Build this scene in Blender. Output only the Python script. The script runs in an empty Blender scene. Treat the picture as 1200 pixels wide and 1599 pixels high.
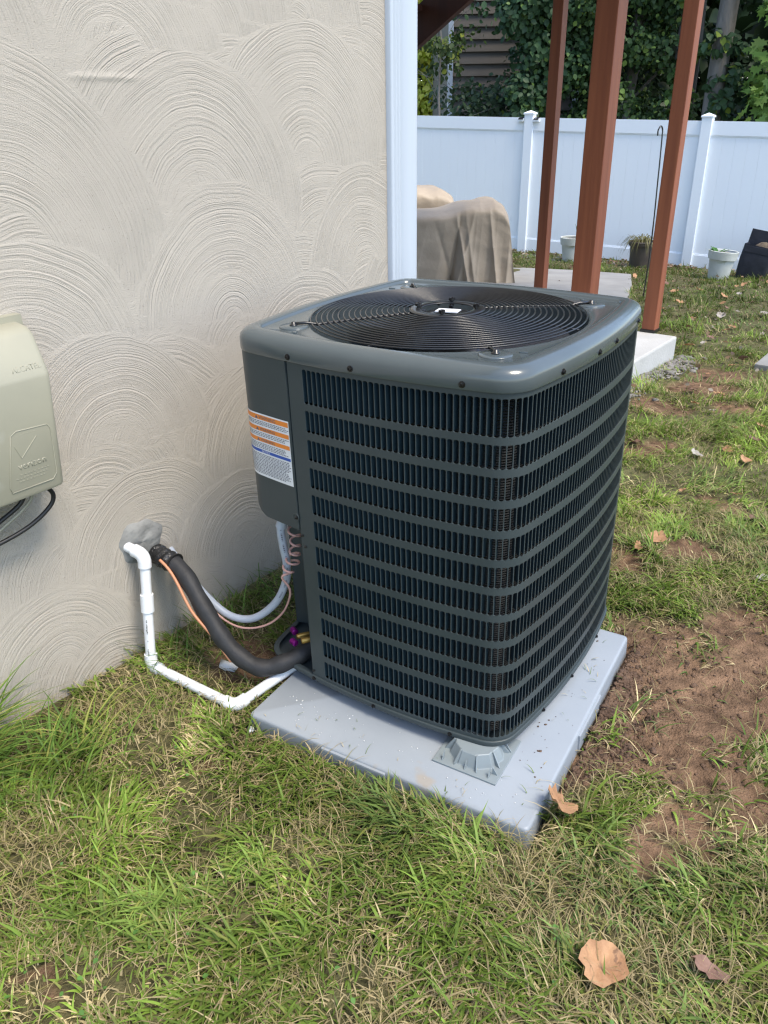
import bpy, bmesh, math, random
import numpy as np
from mathutils import Vector, Matrix

random.seed(7)
RNG = np.random.default_rng(11)
sc = bpy.context.scene
COL = sc.collection
R = math.radians

# ------------------------------------------------------------------ camera
cam_d = bpy.data.cameras.new('camera')
cam_d.sensor_fit = 'VERTICAL'
cam_d.sensor_height = 36.0
cam_d.lens = 36.0 * 1229.2 / 1599.0
cam_d.clip_start = 0.02
cam_d.clip_end = 600
cam = bpy.data.objects.new('camera', cam_d)
COL.objects.link(cam)
cr = Vector((0.99985825, -0.00750654, -0.01507067))
cu = Vector((0.01683666, 0.44578149, 0.89498346))
cf = Vector((0.0, 0.89511034, -0.44584469))
m3 = Matrix((cr, cu, -cf)).transposed()
cam.matrix_world = Matrix.Translation((0, 0, 1.2825)) @ m3.to_4x4()
sc.camera = cam

# ------------------------------------------------------------------ world and sun
SUN_AZ, SUN_EL = R(130), R(62)          # azimuth clockwise from +Y
world = bpy.data.worlds.new('World')
sc.world = world
world.use_nodes = True
wn = world.node_tree
bg = wn.nodes['Background']
sky = wn.nodes.new('ShaderNodeTexSky')
sky.sky_type = 'NISHITA'
sky.sun_disc = False
sky.sun_elevation = SUN_EL
sky.sun_rotation = SUN_AZ
sky.air_density = 1.0
sky.dust_density = 1.2
sky.ozone_density = 1.0
wn.links.new(sky.outputs[0], bg.inputs[0])
bg.inputs[1].default_value = 0.15
sun_d = bpy.data.lights.new('sun', 'SUN')
sun_d.energy = 1.5
sun_d.angle = R(22)
sun_d.color = (1.0, 0.90, 0.74)
sun = bpy.data.objects.new('sun', sun_d)
COL.objects.link(sun)
sdir = Vector((math.sin(SUN_AZ) * math.cos(SUN_EL), math.cos(SUN_AZ) * math.cos(SUN_EL), math.sin(SUN_EL)))
sun.rotation_euler = sdir.to_track_quat('Z', 'Y').to_euler()
sun.location = (6, -4, 8)
vs = sc.view_settings
vs.view_transform = 'Standard'
vs.look = 'None'
vs.gamma = 1.0
vs.exposure = 1.42
vs.use_curve_mapping = False
sc.cycles.max_bounces = 6
sc.cycles.diffuse_bounces = 3
sc.cycles.glossy_bounces = 3
sc.cycles.transmission_bounces = 3
sc.cycles.use_denoising = True
sc.cycles.denoiser = 'OPENIMAGEDENOISE'
sc.cycles.denoising_input_passes = 'RGB_ALBEDO_NORMAL'
sc.cycles.use_adaptive_sampling = False
sc.cycles.sample_clamp_indirect = 4.0
sc.cycles.filter_width = 1.3
sc.cycles.caustics_reflective = False
sc.cycles.caustics_refractive = False

# ------------------------------------------------------------------ helpers
def tag(o, label=None, cat=None, group=None, kind=None):
    if label: o['label'] = label
    if cat: o['category'] = cat
    if group: o['group'] = group
    if kind: o['kind'] = kind
    return o

def link(o, parent=None):
    COL.objects.link(o)
    if parent: o.parent = parent
    return o

def empty(name, loc=(0, 0, 0), rot=None, mat=None):
    o = bpy.data.objects.new(name, None)
    o.empty_display_size = 0.05
    link(o)
    if mat is not None: o.matrix_world = mat
    else:
        o.location = loc
        if rot: o.rotation_euler = rot
    return o

def np_mesh(name, V, F, smooth=False, col=None):
    """V (n,3) array; F list of (m,k) arrays or ragged list"""
    me = bpy.data.meshes.new(name)
    V = np.asarray(V, np.float32)
    if isinstance(F, np.ndarray): F = [F]
    if F and isinstance(F[0], np.ndarray):
        loops = np.concatenate([f.reshape(-1) for f in F]).astype(np.int32)
        tot = np.concatenate([np.full(len(f), f.shape[1], np.int32) for f in F])
    else:
        loops = np.array([i for f in F for i in f], np.int32)
        tot = np.array([len(f) for f in F], np.int32)
    start = np.concatenate([[0], np.cumsum(tot)[:-1]]).astype(np.int32)
    me.vertices.add(len(V)); me.vertices.foreach_set('co', V.reshape(-1))
    me.loops.add(len(loops)); me.loops.foreach_set('vertex_index', loops)
    me.polygons.add(len(tot)); me.polygons.foreach_set('loop_start', start)
    me.polygons.foreach_set('loop_total', tot)
    if smooth: me.polygons.foreach_set('use_smooth', np.ones(len(tot), bool))
    if col is not None:
        a = me.color_attributes.new('tint', 'FLOAT_COLOR', 'POINT')
        c = np.ones((len(V), 4), np.float32); c[:, :3] = col
        a.data.foreach_set('color', c.reshape(-1))
    me.update(calc_edges=True)
    me.validate()
    return me

class MB:
    """collects shapes into one mesh"""
    def __init__(s): s.v = []; s.f = []
    def add(s, vs_, fs_):
        b = len(s.v); s.v.extend([tuple(v) for v in vs_]); s.f.extend([tuple(i + b for i in f) for f in fs_]); return s
    def box(s, c, size, rot=None, bev=0.0):
        bm = bmesh.new(); bmesh.ops.create_cube(bm, size=1.0)
        for v in bm.verts: v.co = Vector((v.co.x * size[0], v.co.y * size[1], v.co.z * size[2]))
        if bev: bmesh.ops.bevel(bm, geom=list(bm.edges), offset=bev, segments=2, profile=0.7, affect='EDGES')
        M = Matrix.Translation(c) @ (rot.to_4x4() if rot is not None else Matrix.Identity(4))
        bm.verts.index_update()
        s.add([M @ v.co for v in bm.verts], [[v.index for v in f.verts] for f in bm.faces]); bm.free(); return s
    def tube(s, pts, r, seg=10, caps=True, closed=False):
        pts = [Vector(p) for p in pts]; n = len(pts)
        rr = r if hasattr(r, '__len__') else [r] * n
        vs_, fs_ = [], []; up = None
        for i, p in enumerate(pts):
            if closed: t = pts[(i + 1) % n] - pts[i - 1]
            else: t = pts[min(i + 1, n - 1)] - pts[max(i - 1, 0)]
            t.normalize()
            if up is None:
                up = Vector((0, 0, 1)) if abs(t.z) < 0.9 else Vector((1, 0, 0))
            a = (up - t * up.dot(t)).normalized(); b = t.cross(a); up = a
            for k in range(seg):
                q = 2 * math.pi * k / seg
                vs_.append(p + (a * math.cos(q) + b * math.sin(q)) * rr[i])
        for i in range(n if closed else n - 1):
            j = (i + 1) % n
            for k in range(seg):
                l = (k + 1) % seg
                fs_.append((i * seg + k, j * seg + k, j * seg + l, i * seg + l)) if False else fs_.append((i * seg + k, i * seg + l, j * seg + l, j * seg + k))
        if caps and not closed:
            fs_.append(tuple(range(seg - 1, -1, -1))); fs_.append(tuple(range((n - 1) * seg, n * seg)))
        return s.add(vs_, fs_)
    def lathe(s, prof, c=(0, 0, 0), seg=32, M=None, caps=True):
        vs_, fs_ = [], []
        for (r, z) in prof:
            for k in range(seg):
                q = 2 * math.pi * k / seg; vs_.append(Vector((r * math.cos(q), r * math.sin(q), z)))
        for i in range(len(prof) - 1):
            for k in range(seg):
                l = (k + 1) % seg; fs_.append((i * seg + k, i * seg + l, (i + 1) * seg + l, (i + 1) * seg + k))
        if caps and prof[-1][0] > 1e-5: fs_.append(tuple(range((len(prof) - 1) * seg, len(prof) * seg)))
        if caps and prof[0][0] > 1e-5: fs_.append(tuple(range(seg - 1, -1, -1)))
        M = M or Matrix.Identity(4)
        c = Vector(c); return s.add([(M @ v) + c for v in vs_], fs_)
    def mesh(s, name, smooth=False):
        me = bpy.data.meshes.new(name); me.from_pydata(s.v, [], s.f)
        if smooth: me.polygons.foreach_set('use_smooth', [True] * len(me.polygons))
        me.update(); return me
    def build(s, name, mat, parent=None, smooth=False, auto=None):
        me = s.mesh(name, smooth or auto is not None)
        if auto is not None:
            try: me.set_sharp_from_angle(angle=R(auto))
            except Exception: pass
        return ob(name, me, mat, parent)

def ob(name, me, mat, parent=None):
    o = bpy.data.objects.new(name, me)
    if mat is not None:
        me.materials.clear(); me.materials.append(mat)
    return link(o, parent)

def catmull(P, n=8):
    P = [Vector(p) for p in P]; P = [P[0] * 2 - P[1]] + P + [P[-1] * 2 - P[-2]]; out = []
    for i in range(1, len(P) - 2):
        for k in range(n):
            t = k / n
            a, b, c, d = P[i - 1], P[i], P[i + 1], P[i + 2]
            out.append(0.5 * ((2 * b) + (c - a) * t + (2 * a - 5 * b + 4 * c - d) * t * t + (3 * b - a - 3 * c + d) * t ** 3))
    out.append(P[-2]); return out

def hash2(ix, iy, seed):
    h = (ix.astype(np.int64) * 374761393 + iy.astype(np.int64) * 668265263 + seed * 1442695041) & 0x7fffffff
    h = ((h ^ (h >> 13)) * 1274126177) & 0x7fffffff
    return ((h ^ (h >> 16)) & 0xffff) / 65535.0

def vnoise(x, y, f, seed=0):
    x = np.asarray(x, float) * f; y = np.asarray(y, float) * f
    ix, iy = np.floor(x), np.floor(y); fx, fy = x - ix, y - iy
    fx = fx * fx * (3 - 2 * fx); fy = fy * fy * (3 - 2 * fy)
    a = hash2(ix, iy, seed); b = hash2(ix + 1, iy, seed); c = hash2(ix, iy + 1, seed); d = hash2(ix + 1, iy + 1, seed)
    return (a * (1 - fx) + b * fx) * (1 - fy) + (c * (1 - fx) + d * fx) * fy

def fbm(x, y, f, o=4, seed=0):
    s = 0; a = .5
    for k in range(o): s = s + a * vnoise(x, y, f * 2 ** k, seed + k); a *= .5
    return s

def sstep(a, b, t):
    t = np.clip((np.asarray(t, float) - a) / (b - a), 0, 1); return t * t * (3 - 2 * t)

# ------------------------------------------------------------------ materials
def material(name, c1, c2=None, rough=0.5, metal=0.0, scale=6.0, bump=0.0, bscale=60.0, spec=0.5, c3=None, s3=40.0, t3=0.6, coat=0.0, rvar=0.0, attr=None, transl=0.0, detail=5.0, bdist=0.01, stretch=None):
    m = bpy.data.materials.new(name); m.use_nodes = True
    nt = m.node_tree; N = nt.nodes; L = nt.links; b = N['Principled BSDF']
    tc = N.new('ShaderNodeTexCoord'); src = tc.outputs['Object']
    if stretch:
        mp = N.new('ShaderNodeMapping'); mp.inputs['Scale'].default_value = stretch; L.new(src, mp.inputs[0]); src = mp.outputs[0]
    if attr:
        at = N.new('ShaderNodeAttribute'); at.attribute_name = attr; base = at.outputs['Color']
    else:
        rgb = N.new('ShaderNodeRGB'); rgb.outputs[0].default_value = (*c1, 1); base = rgb.outputs[0]
    def mixc(fac, A, Bc):
        mx = N.new('ShaderNodeMix'); mx.data_type = 'RGBA'
        L.new(fac, mx.inputs[0]); L.new(A, mx.inputs[6]); mx.inputs[7].default_value = (*Bc, 1); return mx.outputs[2]
    def noise(s, d=5.0):
        n = N.new('ShaderNodeTexNoise'); n.inputs['Scale'].default_value = s; n.inputs['Detail'].default_value = d; L.new(src, n.inputs['Vector']); return n.outputs['Fac']
    def ramp(x, a, bb):
        r = N.new('ShaderNodeMapRange'); r.inputs[1].default_value = a; r.inputs[2].default_value = bb; L.new(x, r.inputs[0]); return r.outputs[0]
    nz = None
    if c2 is not None:
        nz = noise(scale, detail); base = mixc(ramp(nz, .35, .65), base, c2)
    if c3 is not None:
        base = mixc(ramp(noise(s3, 3.0), t3, t3 + .08), base, c3)
    L.new(base, b.inputs['Base Color'])
    b.inputs['Roughness'].default_value = rough; b.inputs['Metallic'].default_value = metal
    b.inputs['Specular IOR Level'].default_value = spec
    if coat: b.inputs['Coat Weight'].default_value = coat; b.inputs['Coat Roughness'].default_value = 0.12
    if rvar:
        rr = N.new('ShaderNodeMapRange'); rr.inputs[3].default_value = rough - rvar; rr.inputs[4].default_value = rough + rvar
        L.new(noise(scale * 3, 4), rr.inputs[0]); L.new(rr.outputs[0], b.inputs['Roughness'])
    if bump:
        bp = N.new('ShaderNodeBump'); bp.inputs['Strength'].default_value = bump; bp.inputs['Distance'].default_value = bdist
        L.new(noise(bscale, 6.0), bp.inputs['Height']); L.new(bp.outputs[0], b.inputs['Normal'])
    if transl:
        tr = N.new('ShaderNodeBsdfTranslucent'); L.new(base, tr.inputs[0])
        ms = N.new('ShaderNodeMixShader'); ms.inputs[0].default_value = transl
        L.new(b.outputs[0], ms.inputs[1]); L.new(tr.outputs[0], ms.inputs[2])
        L.new(ms.outputs[0], N['Material Output'].inputs[0])
    return m

M = {}
M['stucco'] = material('stucco', (.43, .388, .328), (.465, .42, .356), rough=.95, scale=2.2, bump=.5, bscale=430, spec=.15, bdist=.004, c3=(.28, .25, .215), s3=260, t3=.66)
def stucco_rings(m):
    nt = m.node_tree; N = nt.nodes; L = nt.links; b = N['Principled BSDF']
    old = b.inputs['Normal'].links[0].from_socket
    at = N.new('ShaderNodeAttribute'); at.attribute_name = 'ring'
    tc = N.new('ShaderNodeTexCoord')
    def n1(scale, det):
        mu = N.new('ShaderNodeMath'); mu.operation = 'MULTIPLY'; mu.inputs[1].default_value = scale; L.new(at.outputs['Fac'], mu.inputs[0])
        n = N.new('ShaderNodeTexNoise'); n.noise_dimensions = '1D'; n.inputs['Scale'].default_value = 1.0; n.inputs['Detail'].default_value = det; n.inputs['Roughness'].default_value = .65
        L.new(mu.outputs[0], n.inputs['W']); return n.outputs['Fac']
    a = n1(165, 3.0); c = n1(460, 1.0)
    w = N.new('ShaderNodeTexNoise'); w.inputs['Scale'].default_value = 9; L.new(tc.outputs['Object'], w.inputs['Vector'])
    mr = N.new('ShaderNodeMapRange'); mr.inputs[1].default_value = .35; mr.inputs[2].default_value = .65; mr.inputs[3].default_value = .35; mr.inputs[4].default_value = 1.15; L.new(w.outputs['Fac'], mr.inputs[0])
    s1 = N.new('ShaderNodeMath'); s1.operation = 'MULTIPLY_ADD'; L.new(c, s1.inputs[0]); s1.inputs[1].default_value = .3; L.new(a, s1.inputs[2])
    s2 = N.new('ShaderNodeMath'); s2.operation = 'MULTIPLY'; L.new(s1.outputs[0], s2.inputs[0]); L.new(mr.outputs[0], s2.inputs[1])
    bp = N.new('ShaderNodeBump'); bp.inputs['Strength'].default_value = .78; bp.inputs['Distance'].default_value = .0042
    sb = N.new('ShaderNodeMath'); sb.operation = 'SUBTRACT'; L.new(s1.outputs[0], sb.inputs[0]); sb.inputs[1].default_value = .65; L.new(sb.outputs[0], s2.inputs[0])
    a2 = N.new('ShaderNodeAttribute'); a2.attribute_name = 'stroke'
    s3 = N.new('ShaderNodeMath'); s3.operation = 'MULTIPLY'; L.new(s2.outputs[0], s3.inputs[0]); L.new(a2.outputs['Fac'], s3.inputs[1])
    L.new(s3.outputs[0], bp.inputs['Height']); L.new(old, bp.inputs['Normal']); L.new(bp.outputs[0], b.inputs['Normal'])
stucco_rings(M['stucco'])
def splash(m):
    nt = m.node_tree; N = nt.nodes; L = nt.links; b = N['Principled BSDF']; old = b.inputs['Base Color'].links[0].from_socket
    tc = N.new('ShaderNodeTexCoord'); sx = N.new('ShaderNodeSeparateXYZ'); L.new(tc.outputs['Object'], sx.inputs[0])
    n = N.new('ShaderNodeTexNoise'); n.inputs['Scale'].default_value = 22; n.inputs['Detail'].default_value = 6; L.new(tc.outputs['Object'], n.inputs['Vector'])
    mr = N.new('ShaderNodeMapRange'); mr.inputs[1].default_value = .10; mr.inputs[2].default_value = .20; mr.inputs[3].default_value = 1; mr.inputs[4].default_value = 0; L.new(sx.outputs['Z'], mr.inputs[0])
    nr = N.new('ShaderNodeMapRange'); nr.inputs[1].default_value = .40; nr.inputs[2].default_value = .68; nr.inputs[4].default_value = .35; L.new(n.outputs['Fac'], nr.inputs[0])
    mu = N.new('ShaderNodeMath'); mu.operation = 'MULTIPLY'; L.new(mr.outputs[0], mu.inputs[0]); L.new(nr.outputs[0], mu.inputs[1])
    mx = N.new('ShaderNodeMix'); mx.data_type = 'RGBA'; L.new(mu.outputs[0], mx.inputs[0]); L.new(old, mx.inputs[6]); mx.inputs[7].default_value = (.22, .165, .11, 1); L.new(mx.outputs[2], b.inputs['Base Color'])
splash(M['stucco'])
M['trim'] = material('white_trim', (.50, .55, .61), (.46, .51, .57), rough=.38, scale=5, spec=.5, bump=.05, bscale=30, stretch=(1, 1, .05))
M['unit'] = material('unit_paint', (.047, .060, .063), (.041, .054, .057), rough=.40, scale=9, bump=.06, bscale=900, bdist=.001, spec=.35, rvar=.06)
M['cap'] = material('cap_paint', (.080, .097, .102), (.072, .089, .094), rough=.19, scale=9, bump=.04, bscale=700, bdist=.001, spec=.5, coat=.25, rvar=.05)
M['louver'] = material('unit_paint_slot_shade', (.017, .034, .045), (.014, .029, .039), rough=.40, scale=9, spec=.4)  # unit paint with the shade inside the slots put into a darker colour
M['black'] = material('black_metal', (.012, .012, .013), (.02, .02, .02), rough=.3, scale=30, spec=.5, coat=.3)
M['fan'] = material('fan_metal', (.30, .32, .36), (.26, .28, .32), rough=.28, metal=.9, scale=20)
M['screw'] = material('screw_metal', (.03, .03, .032), (.06, .06, .06), rough=.25, metal=.8, scale=300)
M['dark'] = material('dark_inside', (.012, .013, .014), (.018, .02, .02), rough=.7, scale=30)
M['pad'] = material('plastic_pad', (.29, .32, .35), (.26, .29, .32), rough=.5, scale=5, bump=.08, bscale=120, c3=(.29, .27, .24), s3=11, t3=.66, bdist=.002, rvar=.08)
M['riser'] = material('riser_plastic', (.225, .262, .275), (.20, .235, .25), rough=.45, scale=12, bump=.04, bscale=90)
M['pvc'] = material('white_pvc', (.78, .80, .81), (.72, .74, .75), rough=.32, scale=10, c3=(.62, .61, .57), s3=60, t3=.72)
M['foam'] = material('black_foam', (.016, .016, .017), (.026, .026, .027), rough=.62, scale=40, bump=.25, bscale=150, bdist=.003)
M['tape'] = material('black_tape', (.012, .012, .012), (.02, .02, .02), rough=.28, scale=40, bump=.8, bscale=55, bdist=.012)
M['copper'] = material('orange_wire', (.55, .25, .13), (.50, .22, .11), rough=.4, scale=30)
M['pink'] = material('pink_wire', (.56, .33, .28), (.50, .28, .24), rough=.5, scale=30)
M['conduit'] = material('grey_conduit', (.42, .46, .52), (.38, .42, .48), rough=.42, scale=15)
M['putty'] = material('putty', (.27, .27, .255), (.20, .20, .19), rough=.85, scale=25, bump=.5, bscale=45, bdist=.01)
M['purple'] = material('purple_cap', (.22, .010, .20), (.17, .008, .16), rough=.3, metal=.7, scale=30)
M['brass'] = material('brass', (.36, .24, .07), (.30, .19, .05), rough=.35, metal=.9, scale=30)
M['paper'] = material('white_sticker', (.78, .79, .80), (.74, .75, .77), rough=.45, scale=20)
M['orange'] = material('orange_print', (.80, .25, .03), (.76, .23, .03), rough=.45, scale=20)
M['blue'] = material('blue_print', (.02, .09, .42), (.02, .08, .38), rough=.45, scale=20)
M['ink'] = material('ink', (.10, .10, .13), (.14, .14, .17), rough=.5, scale=50)
M['nid'] = material('utility_plastic', (.335, .318, .235), (.30, .287, .215), rough=.5, scale=6, bump=.08, bscale=70, c3=(.37, .36, .29), s3=7, t3=.62, bdist=.002)
M['cable'] = material('black_cable', (.014, .014, .015), (.022, .022, .022), rough=.4, scale=40)
M['soil'] = None
M['grass'] = material('grass_blades', (0, 0, 0), attr='tint', rough=.55, spec=.25, transl=.28)
M['leaf'] = material('tree_leaves', (0, 0, 0), attr='tint', rough=.5, spec=.3, transl=.3)
M['bark'] = material('grey_bark', (.20, .185, .165), (.12, .11, .095), rough=.9, scale=9, bump=.9, bscale=22, bdist=.03, stretch=(1, 1, .25))
M['redwood'] = material('red_stained_wood', (.28, .088, .037), (.215, .063, .027), rough=.6, scale=22, bump=.35, bscale=60, bdist=.004, stretch=(1, 1, .06), c3=(.30, .16, .12), s3=55, t3=.74)
M['shaded_wood'] = material('red_wood_painted_shade', (.070, .022, .013), (.05, .016, .010), rough=.65, scale=14, bump=.35, bscale=60, bdist=.004, stretch=(1, 1, .06))  # red wood for the stair, with the shade under the deck put into its colour
M['vinyl'] = material('white_vinyl', (.88, .93, .97), (.86, .91, .96), rough=.42, scale=1.2, spec=.4)
M['cover'] = material('tan_cover_cloth', (.43, .35, .26), (.37, .30, .22), rough=.55, scale=5, bump=.3, bscale=14, bdist=.02)
M['concrete'] = material('concrete', (.30, .295, .28), (.245, .24, .23), rough=.9, scale=3.5, bump=.35, bscale=60, bdist=.006, c3=(.25, .24, .22), s3=14, t3=.64)
M['pale_concrete'] = material('pale_concrete', (.50, .50, .48), (.43, .43, .41), rough=.9, scale=4, bump=.4, bscale=70, bdist=.006, c3=(.42, .36, .29), s3=10, t3=.68)
M['pot_white'] = material('weathered_white_pot', (.56, .58, .55), (.46, .48, .44), rough=.6, scale=7, c3=(.36, .38, .30), s3=9, t3=.62)
M['pot_brown'] = material('brown_pot', (.075, .060, .048), (.055, .044, .035), rough=.55, scale=12, bump=.2, bscale=40)
M['bag'] = material('black_planter_fabric', (.010, .012, .020), (.016, .018, .028), rough=.6, scale=8, bump=.3, bscale=12, bdist=.02)
M['potsoil'] = material('potting_soil', (.13, .10, .065), (.07, .05, .035), rough=.95, scale=30, bump=.8, bscale=60)
M['siding'] = material('taupe_siding', (.135, .118, .098), (.115, .10, .083), rough=.65, scale=3, bump=.15, bscale=40, stretch=(.2, 1, 1))
M['roof'] = material('roof_shingle', (.05, .05, .05), (.08, .075, .07), rough=.9, scale=8, bump=.4, bscale=30)
M['stone'] = material('grey_gravel', (.25, .235, .215), (.15, .14, .13), rough=.85, scale=14, bump=.3, bscale=60)
M['clod'] = material('soil_clods', (.165, .10, .06), (.085, .05, .031), rough=.95, scale=18, bump=.9, bscale=120, bdist=.008)
M['dryleaf'] = material('dry_leaf', (.50, .285, .145), (.36, .19, .095), rough=.7, scale=22, bump=.4, bscale=60, transl=.15, c3=(.22, .12, .065), s3=55, t3=.64)
M['dryleaf2'] = material('brown_leaf', (.25, .145, .105), (.17, .095, .068), rough=.7, scale=22, bump=.4, bscale=60, transl=.1)
M['dryleaf3'] = material('grey_leaf', (.42, .385, .34), (.30, .27, .235), rough=.75, scale=22, bump=.4, bscale=60, transl=.1)
M['chip'] = material('white_chip', (.72, .73, .72), (.62, .63, .62), rough=.7, scale=40)
M['solar'] = material('solar_black', (.02, .02, .03), (.03, .03, .04), rough=.2, scale=20)

def soil_material():
    m = bpy.data.materials.new('lawn_soil'); m.use_nodes = True
    nt = m.node_tree; N = nt.nodes; L = nt.links; b = N['Principled BSDF']
    at = N.new('ShaderNodeAttribute'); at.attribute_name = 'tint'
    tc = N.new('ShaderNodeTexCoord')
    n1 = N.new('ShaderNodeTexNoise'); n1.inputs['Scale'].default_value = 26; n1.inputs['Detail'].default_value = 8; L.new(tc.outputs['Object'], n1.inputs['Vector'])
    n2 = N.new('ShaderNodeTexNoise'); n2.inputs['Scale'].default_value = 170; n2.inputs['Detail'].default_value = 6; L.new(tc.outputs['Object'], n2.inputs['Vector'])
    mr = N.new('ShaderNodeMapRange'); mr.inputs[1].default_value = .3; mr.inputs[2].default_value = .7; mr.inputs[3].default_value = .55; mr.inputs[4].default_value = 1.45; L.new(n1.outputs['Fac'], mr.inputs[0])
    mx = N.new('ShaderNodeMix'); mx.data_type = 'RGBA'; mx.blend_type = 'MULTIPLY'; mx.inputs[0].default_value = 1
    L.new(at.outputs['Color'], mx.inputs[6]); L.new(mr.outputs[0], mx.inputs[7]); L.new(mx.outputs[2], b.inputs['Base Color'])
    b.inputs['Roughness'].default_value = .95; b.inputs['Specular IOR Level'].default_value = .15
    bp = N.new('ShaderNodeBump'); bp.inputs['Strength'].default_value = .9; bp.inputs['Distance'].default_value = .012
    ad = N.new('ShaderNodeMath'); ad.operation = 'ADD'; L.new(n1.outputs['Fac'], ad.inputs[0]); L.new(n2.outputs['Fac'], ad.inputs[1])
    L.new(ad.outputs[0], bp.inputs['Height']); L.new(bp.outputs[0], b.inputs['Normal'])
    return m
M['soil'] = soil_material()

def coil_material():
    m = bpy.data.materials.new('coil_fins'); m.use_nodes = True
    nt = m.node_tree; N = nt.nodes; L = nt.links; b = N['Principled BSDF']
    tc = N.new('ShaderNodeTexCoord'); w = N.new('ShaderNodeTexWave'); w.bands_direction = 'Z'; w.inputs['Scale'].default_value = 58
    L.new(tc.outputs['Object'], w.inputs['Vector'])
    r = N.new('ShaderNodeValToRGB'); r.color_ramp.elements[0].color = (.012, .014, .016, 1); r.color_ramp.elements[1].color = (.017, .021, .024, 1)
    L.new(w.outputs['Fac'], r.inputs[0]); L.new(r.outputs[0], b.inputs['Base Color']); b.inputs['Roughness'].default_value = .5
    bp = N.new('ShaderNodeBump'); bp.inputs['Distance'].default_value = .004; L.new(w.outputs['Fac'], bp.inputs['Height']); L.new(bp.outputs[0], b.inputs['Normal'])
    return m
M['coil'] = coil_material()

# ------------------------------------------------------------------ frames of reference
WD = np.array([math.cos(R(52)), math.sin(R(52)), 0])       # along the house wall
WN = np.array([-WD[1], WD[0], 0])                           # into the house
WP = np.array([-.6, 1.865, 0])
def wall(s, z, off=0.0):
    q = WP + WD * s - WN * off; return Vector((q[0], q[1], z))
PYAW = -.5348
PE = np.array([math.cos(PYAW), math.sin(PYAW)]); PV = np.array([-math.sin(PYAW), math.cos(PYAW)])
C0 = np.array([.16139, 1.78541])
PAD = (-.278, .436, -.506, .256)                             # u0,u1,v0,v1 of the pad about C0
UM = Matrix(((0.82543, 0.56441, -0.013404, C0[0]), (-0.56440, 0.82545, -0.00061, C0[1]), (0.01072, 0.00807, 0.99991, 0), (0, 0, 0, 1)))

# ------------------------------------------------------------------ ground
SOIL = [(.78, 1.6, .30), (.69, 1.74, .20), (.88, 1.48, .22), (.67, 1.38, .17), (.80, 1.24, .13), (.52, 1.38, .12), (1.06, 1.81, .22), (1.15, 1.55, .25),
        (1.48, 3.91, .17), (1.79, 4.29, .22), (1.84, 3.89, .13), (1.15, 3.28, .15), (.77, 2.38, .09), (.84, 2.25, .08), (1.05, 2.29, .10), (1.26, 2.62, .07),
        (-.44, 1.38, .05), (-.33, 1.72, .13), (-.58, .9, .03), (.5, 1.11, .09), (2.02, 4.58, .22), (.40, 1.30, .08), (.62, 1.14, .08)]
def soilmask(x, y):
    x = np.asarray(x, float); y = np.asarray(y, float)
    wx = x + (fbm(x, y, 7, 4, 3) - .45) * .30; wy = y + (fbm(x, y, 7, 4, 9) - .45) * .30
    s = np.zeros_like(x)
    for (a, b, r) in SOIL: s = np.maximum(s, 1 - sstep(.55, 1.15, np.hypot(wx - a, wy - b) / r))
    return s
def inpad(x, y, g=0.0):
    a = (x - C0[0]) * PE[0] + (y - C0[1]) * PE[1]; b = (x - C0[0]) * PV[0] + (y - C0[1]) * PV[1]
    return (a > PAD[0] - g) & (a < PAD[1] + g) & (b > PAD[2] - g) & (b < PAD[3] + g)
def gbase(x, y):
    x = np.asarray(x, float); y = np.asarray(y, float)
    yc = np.clip(y, None, 16.0); xc = np.clip(x, -4, 9)
    return -.031 - .058 * np.maximum(0, yc - 3) * sstep(2.5, 4, y) - .06 * (xc - 2.9) * sstep(6, 11, y)
def gz(x, y):
    s = soilmask(x, y)
    near = 1 - sstep(5, 9, y)
    h = gbase(x, y) + (fbm(x, y, 2.2, 3, 21) - .44) * .035 + s * near * ((fbm(x, y, 9, 4, 5) - .45) * .045 + (fbm(x, y, 34, 3, 15) - .45) * .015 * sstep(.4, .6, fbm(x, y, 3, 2, 19)) * 1.6 - .008) + (1 - s) * near * (fbm(x, y, 18, 2, 31) - .37) * .012
    sw = (np.asarray(x) - WP[0]) * -WN[0] + (np.asarray(y) - WP[1]) * -WN[1]
    h = h + .02 * (1 - sstep(0, .25, np.abs(sw))) * (np.asarray(y) < 3)
    h = np.where(inpad(np.asarray(x), np.asarray(y), .015), np.minimum(h, -.06), h)
    return h
def gzs(x, y): return float(gz(np.array([x]), np.array([y]))[0])

def axis(segs):
    out = []
    for a, b, st in segs: out.append(np.arange(a, b - 1e-6, st))
    return np.concatenate(out + [[segs[-1][1]]])
gx = axis([(-120, -20, 20), (-20, -4, 2), (-4, -1.4, .15), (-1.4, 1.9, .0135), (1.9, 4.0, .035), (4.0, 9, .12), (9, 20, 1.1), (20, 120, 20)])
gy = axis([(-60, -6, 9), (-6, .4, .4), (.4, 2.8, .0135), (2.8, 5.2, .03), (5.2, 13, .11), (13, 24, .55), (24, 160, 17)])
GX, GY = np.meshgrid(gx, gy)
GZ = gz(GX.ravel(), GY.ravel())
sm = soilmask(GX.ravel(), GY.ravel())[:, None]
mott = fbm(GX.ravel(), GY.ravel(), 6, 4, 77)[:, None]
g_turf = np.array([.115, .098, .048]) * (0.7 + .6 * mott) + np.array([-.01, .012, 0]) * mott  # turf colour darkened so the gaps between blades read as shadow
g_soil = np.array([.180, .112, .068]) * (0.65 + .75 * mott)
gcol = g_turf * (1 - sm) + g_soil * sm
nx_, ny_ = len(gx), len(gy)
ii = np.arange(nx_ * ny_).reshape(ny_, nx_)
F = np.stack([ii[:-1, :-1].ravel(), ii[:-1, 1:].ravel(), ii[1:, 1:].ravel(), ii[1:, :-1].ravel()], 1)
me = np_mesh('ground', np.stack([GX.ravel(), GY.ravel(), GZ], 1), F, True, gcol)
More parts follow.
